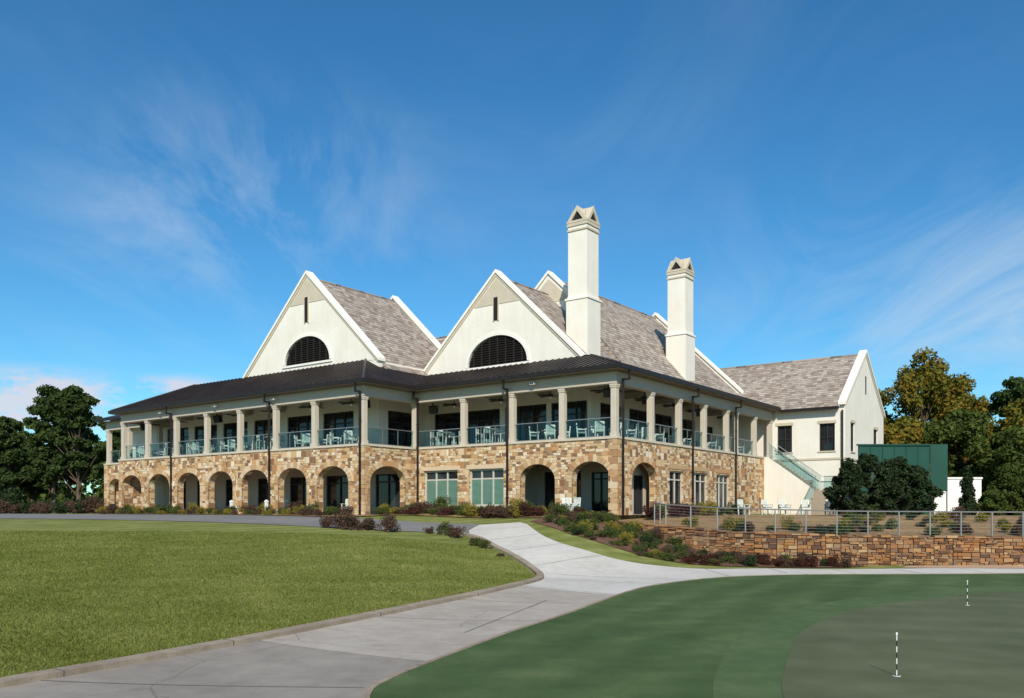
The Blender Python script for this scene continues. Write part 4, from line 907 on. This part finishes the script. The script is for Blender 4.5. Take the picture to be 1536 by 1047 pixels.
def panel(mb,a,b,z0,z1,th,mat):
    a=Vector(a);b=Vector(b);d=(b-a).normalized();n=Vector((-d.y,d.x))*th
    mb.hexa([(a.x,a.y,z0),(b.x,b.y,z0),(b.x+n.x,b.y+n.y,z0),(a.x+n.x,a.y+n.y,z0),(a.x,a.y,z1),(b.x,b.y,z1),(b.x+n.x,b.y+n.y,z1),(a.x+n.x,a.y+n.y,z1)],mat)
panel(gs,(23.4,57.6),(28.2,57.6),0,4.65,.12,0); panel(gs,(28.2,57.5),(29.2,57.2),1.6,4.72,.12,0)
for i in range(1,6): panel(gs,(23.4+i*.8-.02,57.57),(23.4+i*.8+.02,57.57),.1,4.6,.02,1)
panel(gs,(23.3,57.5),(28.2,57.5),4.65,4.75,.25,0)
gs.box(28.35,29.15,57.3,57.7,-.2,1.6,2); gs.obj('green_screen_wall',[M_green,simple('screen_joint',(.005,.04,.028)),M_white])
ww=MB(); ww.box(29.5,31.8,57.8,58.1,-.2,2.4,0); ww.box(29.45,31.85,57.74,58.16,2.4,2.52,0); ww.box(28.9,29.3,57.9,58.2,-.2,2.2,0); ww.obj('white_garden_wall',[M_white])
def pin(x,y,hh=.56):
    m=MB(); z=h(x,y)+.045; nseg=7
    for i in range(nseg): m.tube((x,y,z+hh*i/nseg),(x,y,z+hh*(i+1)/nseg),.007,.007,8,i%2)
    m.tube((x,y,z+hh),(x,y,z+hh+.03),.015,.01,8,0); m.tube((x,y,z-.01),(x,y,z+.004),.05,.05,16,0); m.tube((x,y,z+.004),(x,y,z+.006),.04,.04,16,1)
    m.obj('practice_flagstick',[M_white,M_black])
pin(5.23,11.6); pin(10.78,20.2)
LPn=[(p[0],p[1]) for p in KL+DF+[(-60,5)]]
rr=np.random.default_rng(3); m_=420000
yy=9+26*rr.random(m_)**1.5; xx=-.64*yy+rr.random(m_)*.75*yy; k=inN(xx,yy,LPn); X=xx[k][:200000];Y=yy[k][:200000]
dist=np.full(len(X),1e9)
for p in KL: dist=np.minimum(dist,(X-p[0])**2+(Y-p[1])**2)
keep=dist>.34**2
X=X[keep];Y=Y[keep]; Z=hN(X,Y); n=len(X); an=rr.random(n)*6.28; w=.006+.006*rr.random(n)+Y*.0003; hh=.02+.03*rr.random(n)
dx=np.cos(an)*w;dy=np.sin(an)*w; lx=rr.normal(size=n)*.02;ly=rr.normal(size=n)*.02
V=np.stack([np.stack([X-dx,Y-dy,Z-.005],1),np.stack([X+dx,Y+dy,Z-.005],1),np.stack([X+lx,Y+ly,Z+hh],1)],1).reshape(-1,3)
L_grass=leaf_mat('grass_blades',[(.105,.13,.024),(.18,.205,.048),(.30,.30,.10)],.3)
me=bpy.data.meshes.new('lawn_grass'); me.from_pydata(V.tolist(),[],np.arange(3*n).reshape(-1,3).tolist()); me.materials.append(L_grass); link('lawn_grass',me,(0,0,0))
# ------------------------------------------------------------ light and sky
el=math.radians(36); az=math.radians(178)
sd=Vector((math.sin(az)*math.cos(el),math.cos(az)*math.cos(el),math.sin(el)))
sun=bpy.data.lights.new('sun','SUN'); sun.energy=5.0; sun.angle=math.radians(.5); sun.color=(1,.925,.81)
so=bpy.data.objects.new('sun',sun); COL.objects.link(so); so.rotation_euler=(-sd).to_track_quat('-Z','Y').to_euler()
wd=bpy.data.worlds.new('World'); S.world=wd; wd.use_nodes=True; nt=wd.node_tree; nt.nodes.clear()
out=N(nt,'ShaderNodeOutputWorld'); bg=N(nt,'ShaderNodeBackground'); bg.inputs[1].default_value=.112
sky=N(nt,'ShaderNodeTexSky',sky_type='NISHITA'); sky.sun_disc=False; sky.sun_elevation=el; sky.sun_rotation=az; sky.altitude=400; sky.air_density=1.0; sky.dust_density=.3; sky.ozone_density=3.0
hs=N(nt,'ShaderNodeHueSaturation'); hs.inputs['Saturation'].default_value=1.2; hs.inputs['Value'].default_value=1.0; L(nt,sky.outputs[0],hs.inputs['Color'])
skc=mixc(nt,1.0,hs.outputs[0],(.66,1.12,1.18),'MULTIPLY')
tc=N(nt,'ShaderNodeTexCoord'); sx=N(nt,'ShaderNodeSeparateXYZ'); L(nt,tc.outputs['Generated'],sx.inputs[0])
dz=math_(nt,'ADD',math_(nt,'MAXIMUM',sx.outputs[2],0.0),.12); cx_=math_(nt,'DIVIDE',sx.outputs[0],dz); cy_=math_(nt,'DIVIDE',sx.outputs[1],dz)
cmb=N(nt,'ShaderNodeCombineXYZ'); L(nt,cx_,cmb.inputs[0]); L(nt,cy_,cmb.inputs[1])
mp=N(nt,'ShaderNodeMapping'); mp.inputs['Rotation'].default_value=(0,0,math.radians(-42)); mp.inputs['Scale'].default_value=(1.3,.5,1); mp.inputs['Location'].default_value=(4.3,1.4,0); L(nt,cmb.outputs[0],mp.inputs[0])
c1n=noise(nt,mp.outputs[0],1.25,10,.62,1.3)
m1=N(nt,'ShaderNodeMapRange'); m1.inputs[1].default_value=.42; m1.inputs[2].default_value=.85; L(nt,c1n,m1.inputs[0])
c2n=noise(nt,cmb.outputs[0],.8,3,.5)
m2=N(nt,'ShaderNodeMapRange'); m2.inputs[1].default_value=.42; m2.inputs[2].default_value=.72; L(nt,c2n,m2.inputs[0])
def blob(cx,cz,rx,rz):
    yy_=math_(nt,'MAXIMUM',sx.outputs[1],.05)
    a=math_(nt,'DIVIDE',math_(nt,'SUBTRACT',math_(nt,'DIVIDE',sx.outputs[0],yy_),cx),rx); b=math_(nt,'DIVIDE',math_(nt,'SUBTRACT',math_(nt,'DIVIDE',sx.outputs[2],yy_),cz),rz)
    d=math_(nt,'SQRT',math_(nt,'ADD',math_(nt,'MULTIPLY',a,a),math_(nt,'MULTIPLY',b,b)))
    m=N(nt,'ShaderNodeMapRange'); m.interpolation_type='SMOOTHSTEP'; m.inputs[1].default_value=1; m.inputs[2].default_value=0; L(nt,d,m.inputs[0]); return m.outputs[0]
cov=math_(nt,'ADD',math_(nt,'MULTIPLY',m2.outputs[0],.22),math_(nt,'ADD',math_(nt,'MULTIPLY',blob(-.34,.36,.36,.20),.85),math_(nt,'MULTIPLY',blob(.55,.27,.44,.20),1.0)))
wisp=math_(nt,'MINIMUM',math_(nt,'MULTIPLY',math_(nt,'MULTIPLY',m1.outputs[0],cov),.9),.55)
mp2=N(nt,'ShaderNodeMapping'); mp2.inputs['Scale'].default_value=(1,1,2.2); L(nt,tc.outputs['Generated'],mp2.inputs[0])
c3n=noise(nt,mp2.outputs[0],12,8,.6)
m3=N(nt,'ShaderNodeMapRange'); m3.inputs[1].default_value=.40; m3.inputs[2].default_value=.52; L(nt,c3n,m3.inputs[0])
cumf=math_(nt,'MULTIPLY',m3.outputs[0],math_(nt,'MINIMUM',math_(nt,'MULTIPLY',math_(nt,'ADD',blob(-.60,.125,.22,.055),blob(-.40,.13,.10,.035)),1.9),.82))
col=mixc(nt,wisp,skc,(5.6,6.5,7.4)); col=mixc(nt,cumf,col,(6.6,6.3,6.9))
L(nt,col,bg.inputs[0]); L(nt,bg.outputs[0],out.inputs[0])
cam=bpy.data.cameras.new('camera'); cam.lens=30; cam.sensor_width=36; cam.shift_y=241.5/1536; cam.clip_end=6000; cam.clip_start=.1
co=bpy.data.objects.new('camera',cam); COL.objects.link(co); co.location=(0,0,.3); co.rotation_euler=(math.pi/2,0,0); S.camera=co
S.view_settings.view_transform='Standard'; S.view_settings.look='None'; S.view_settings.exposure=0
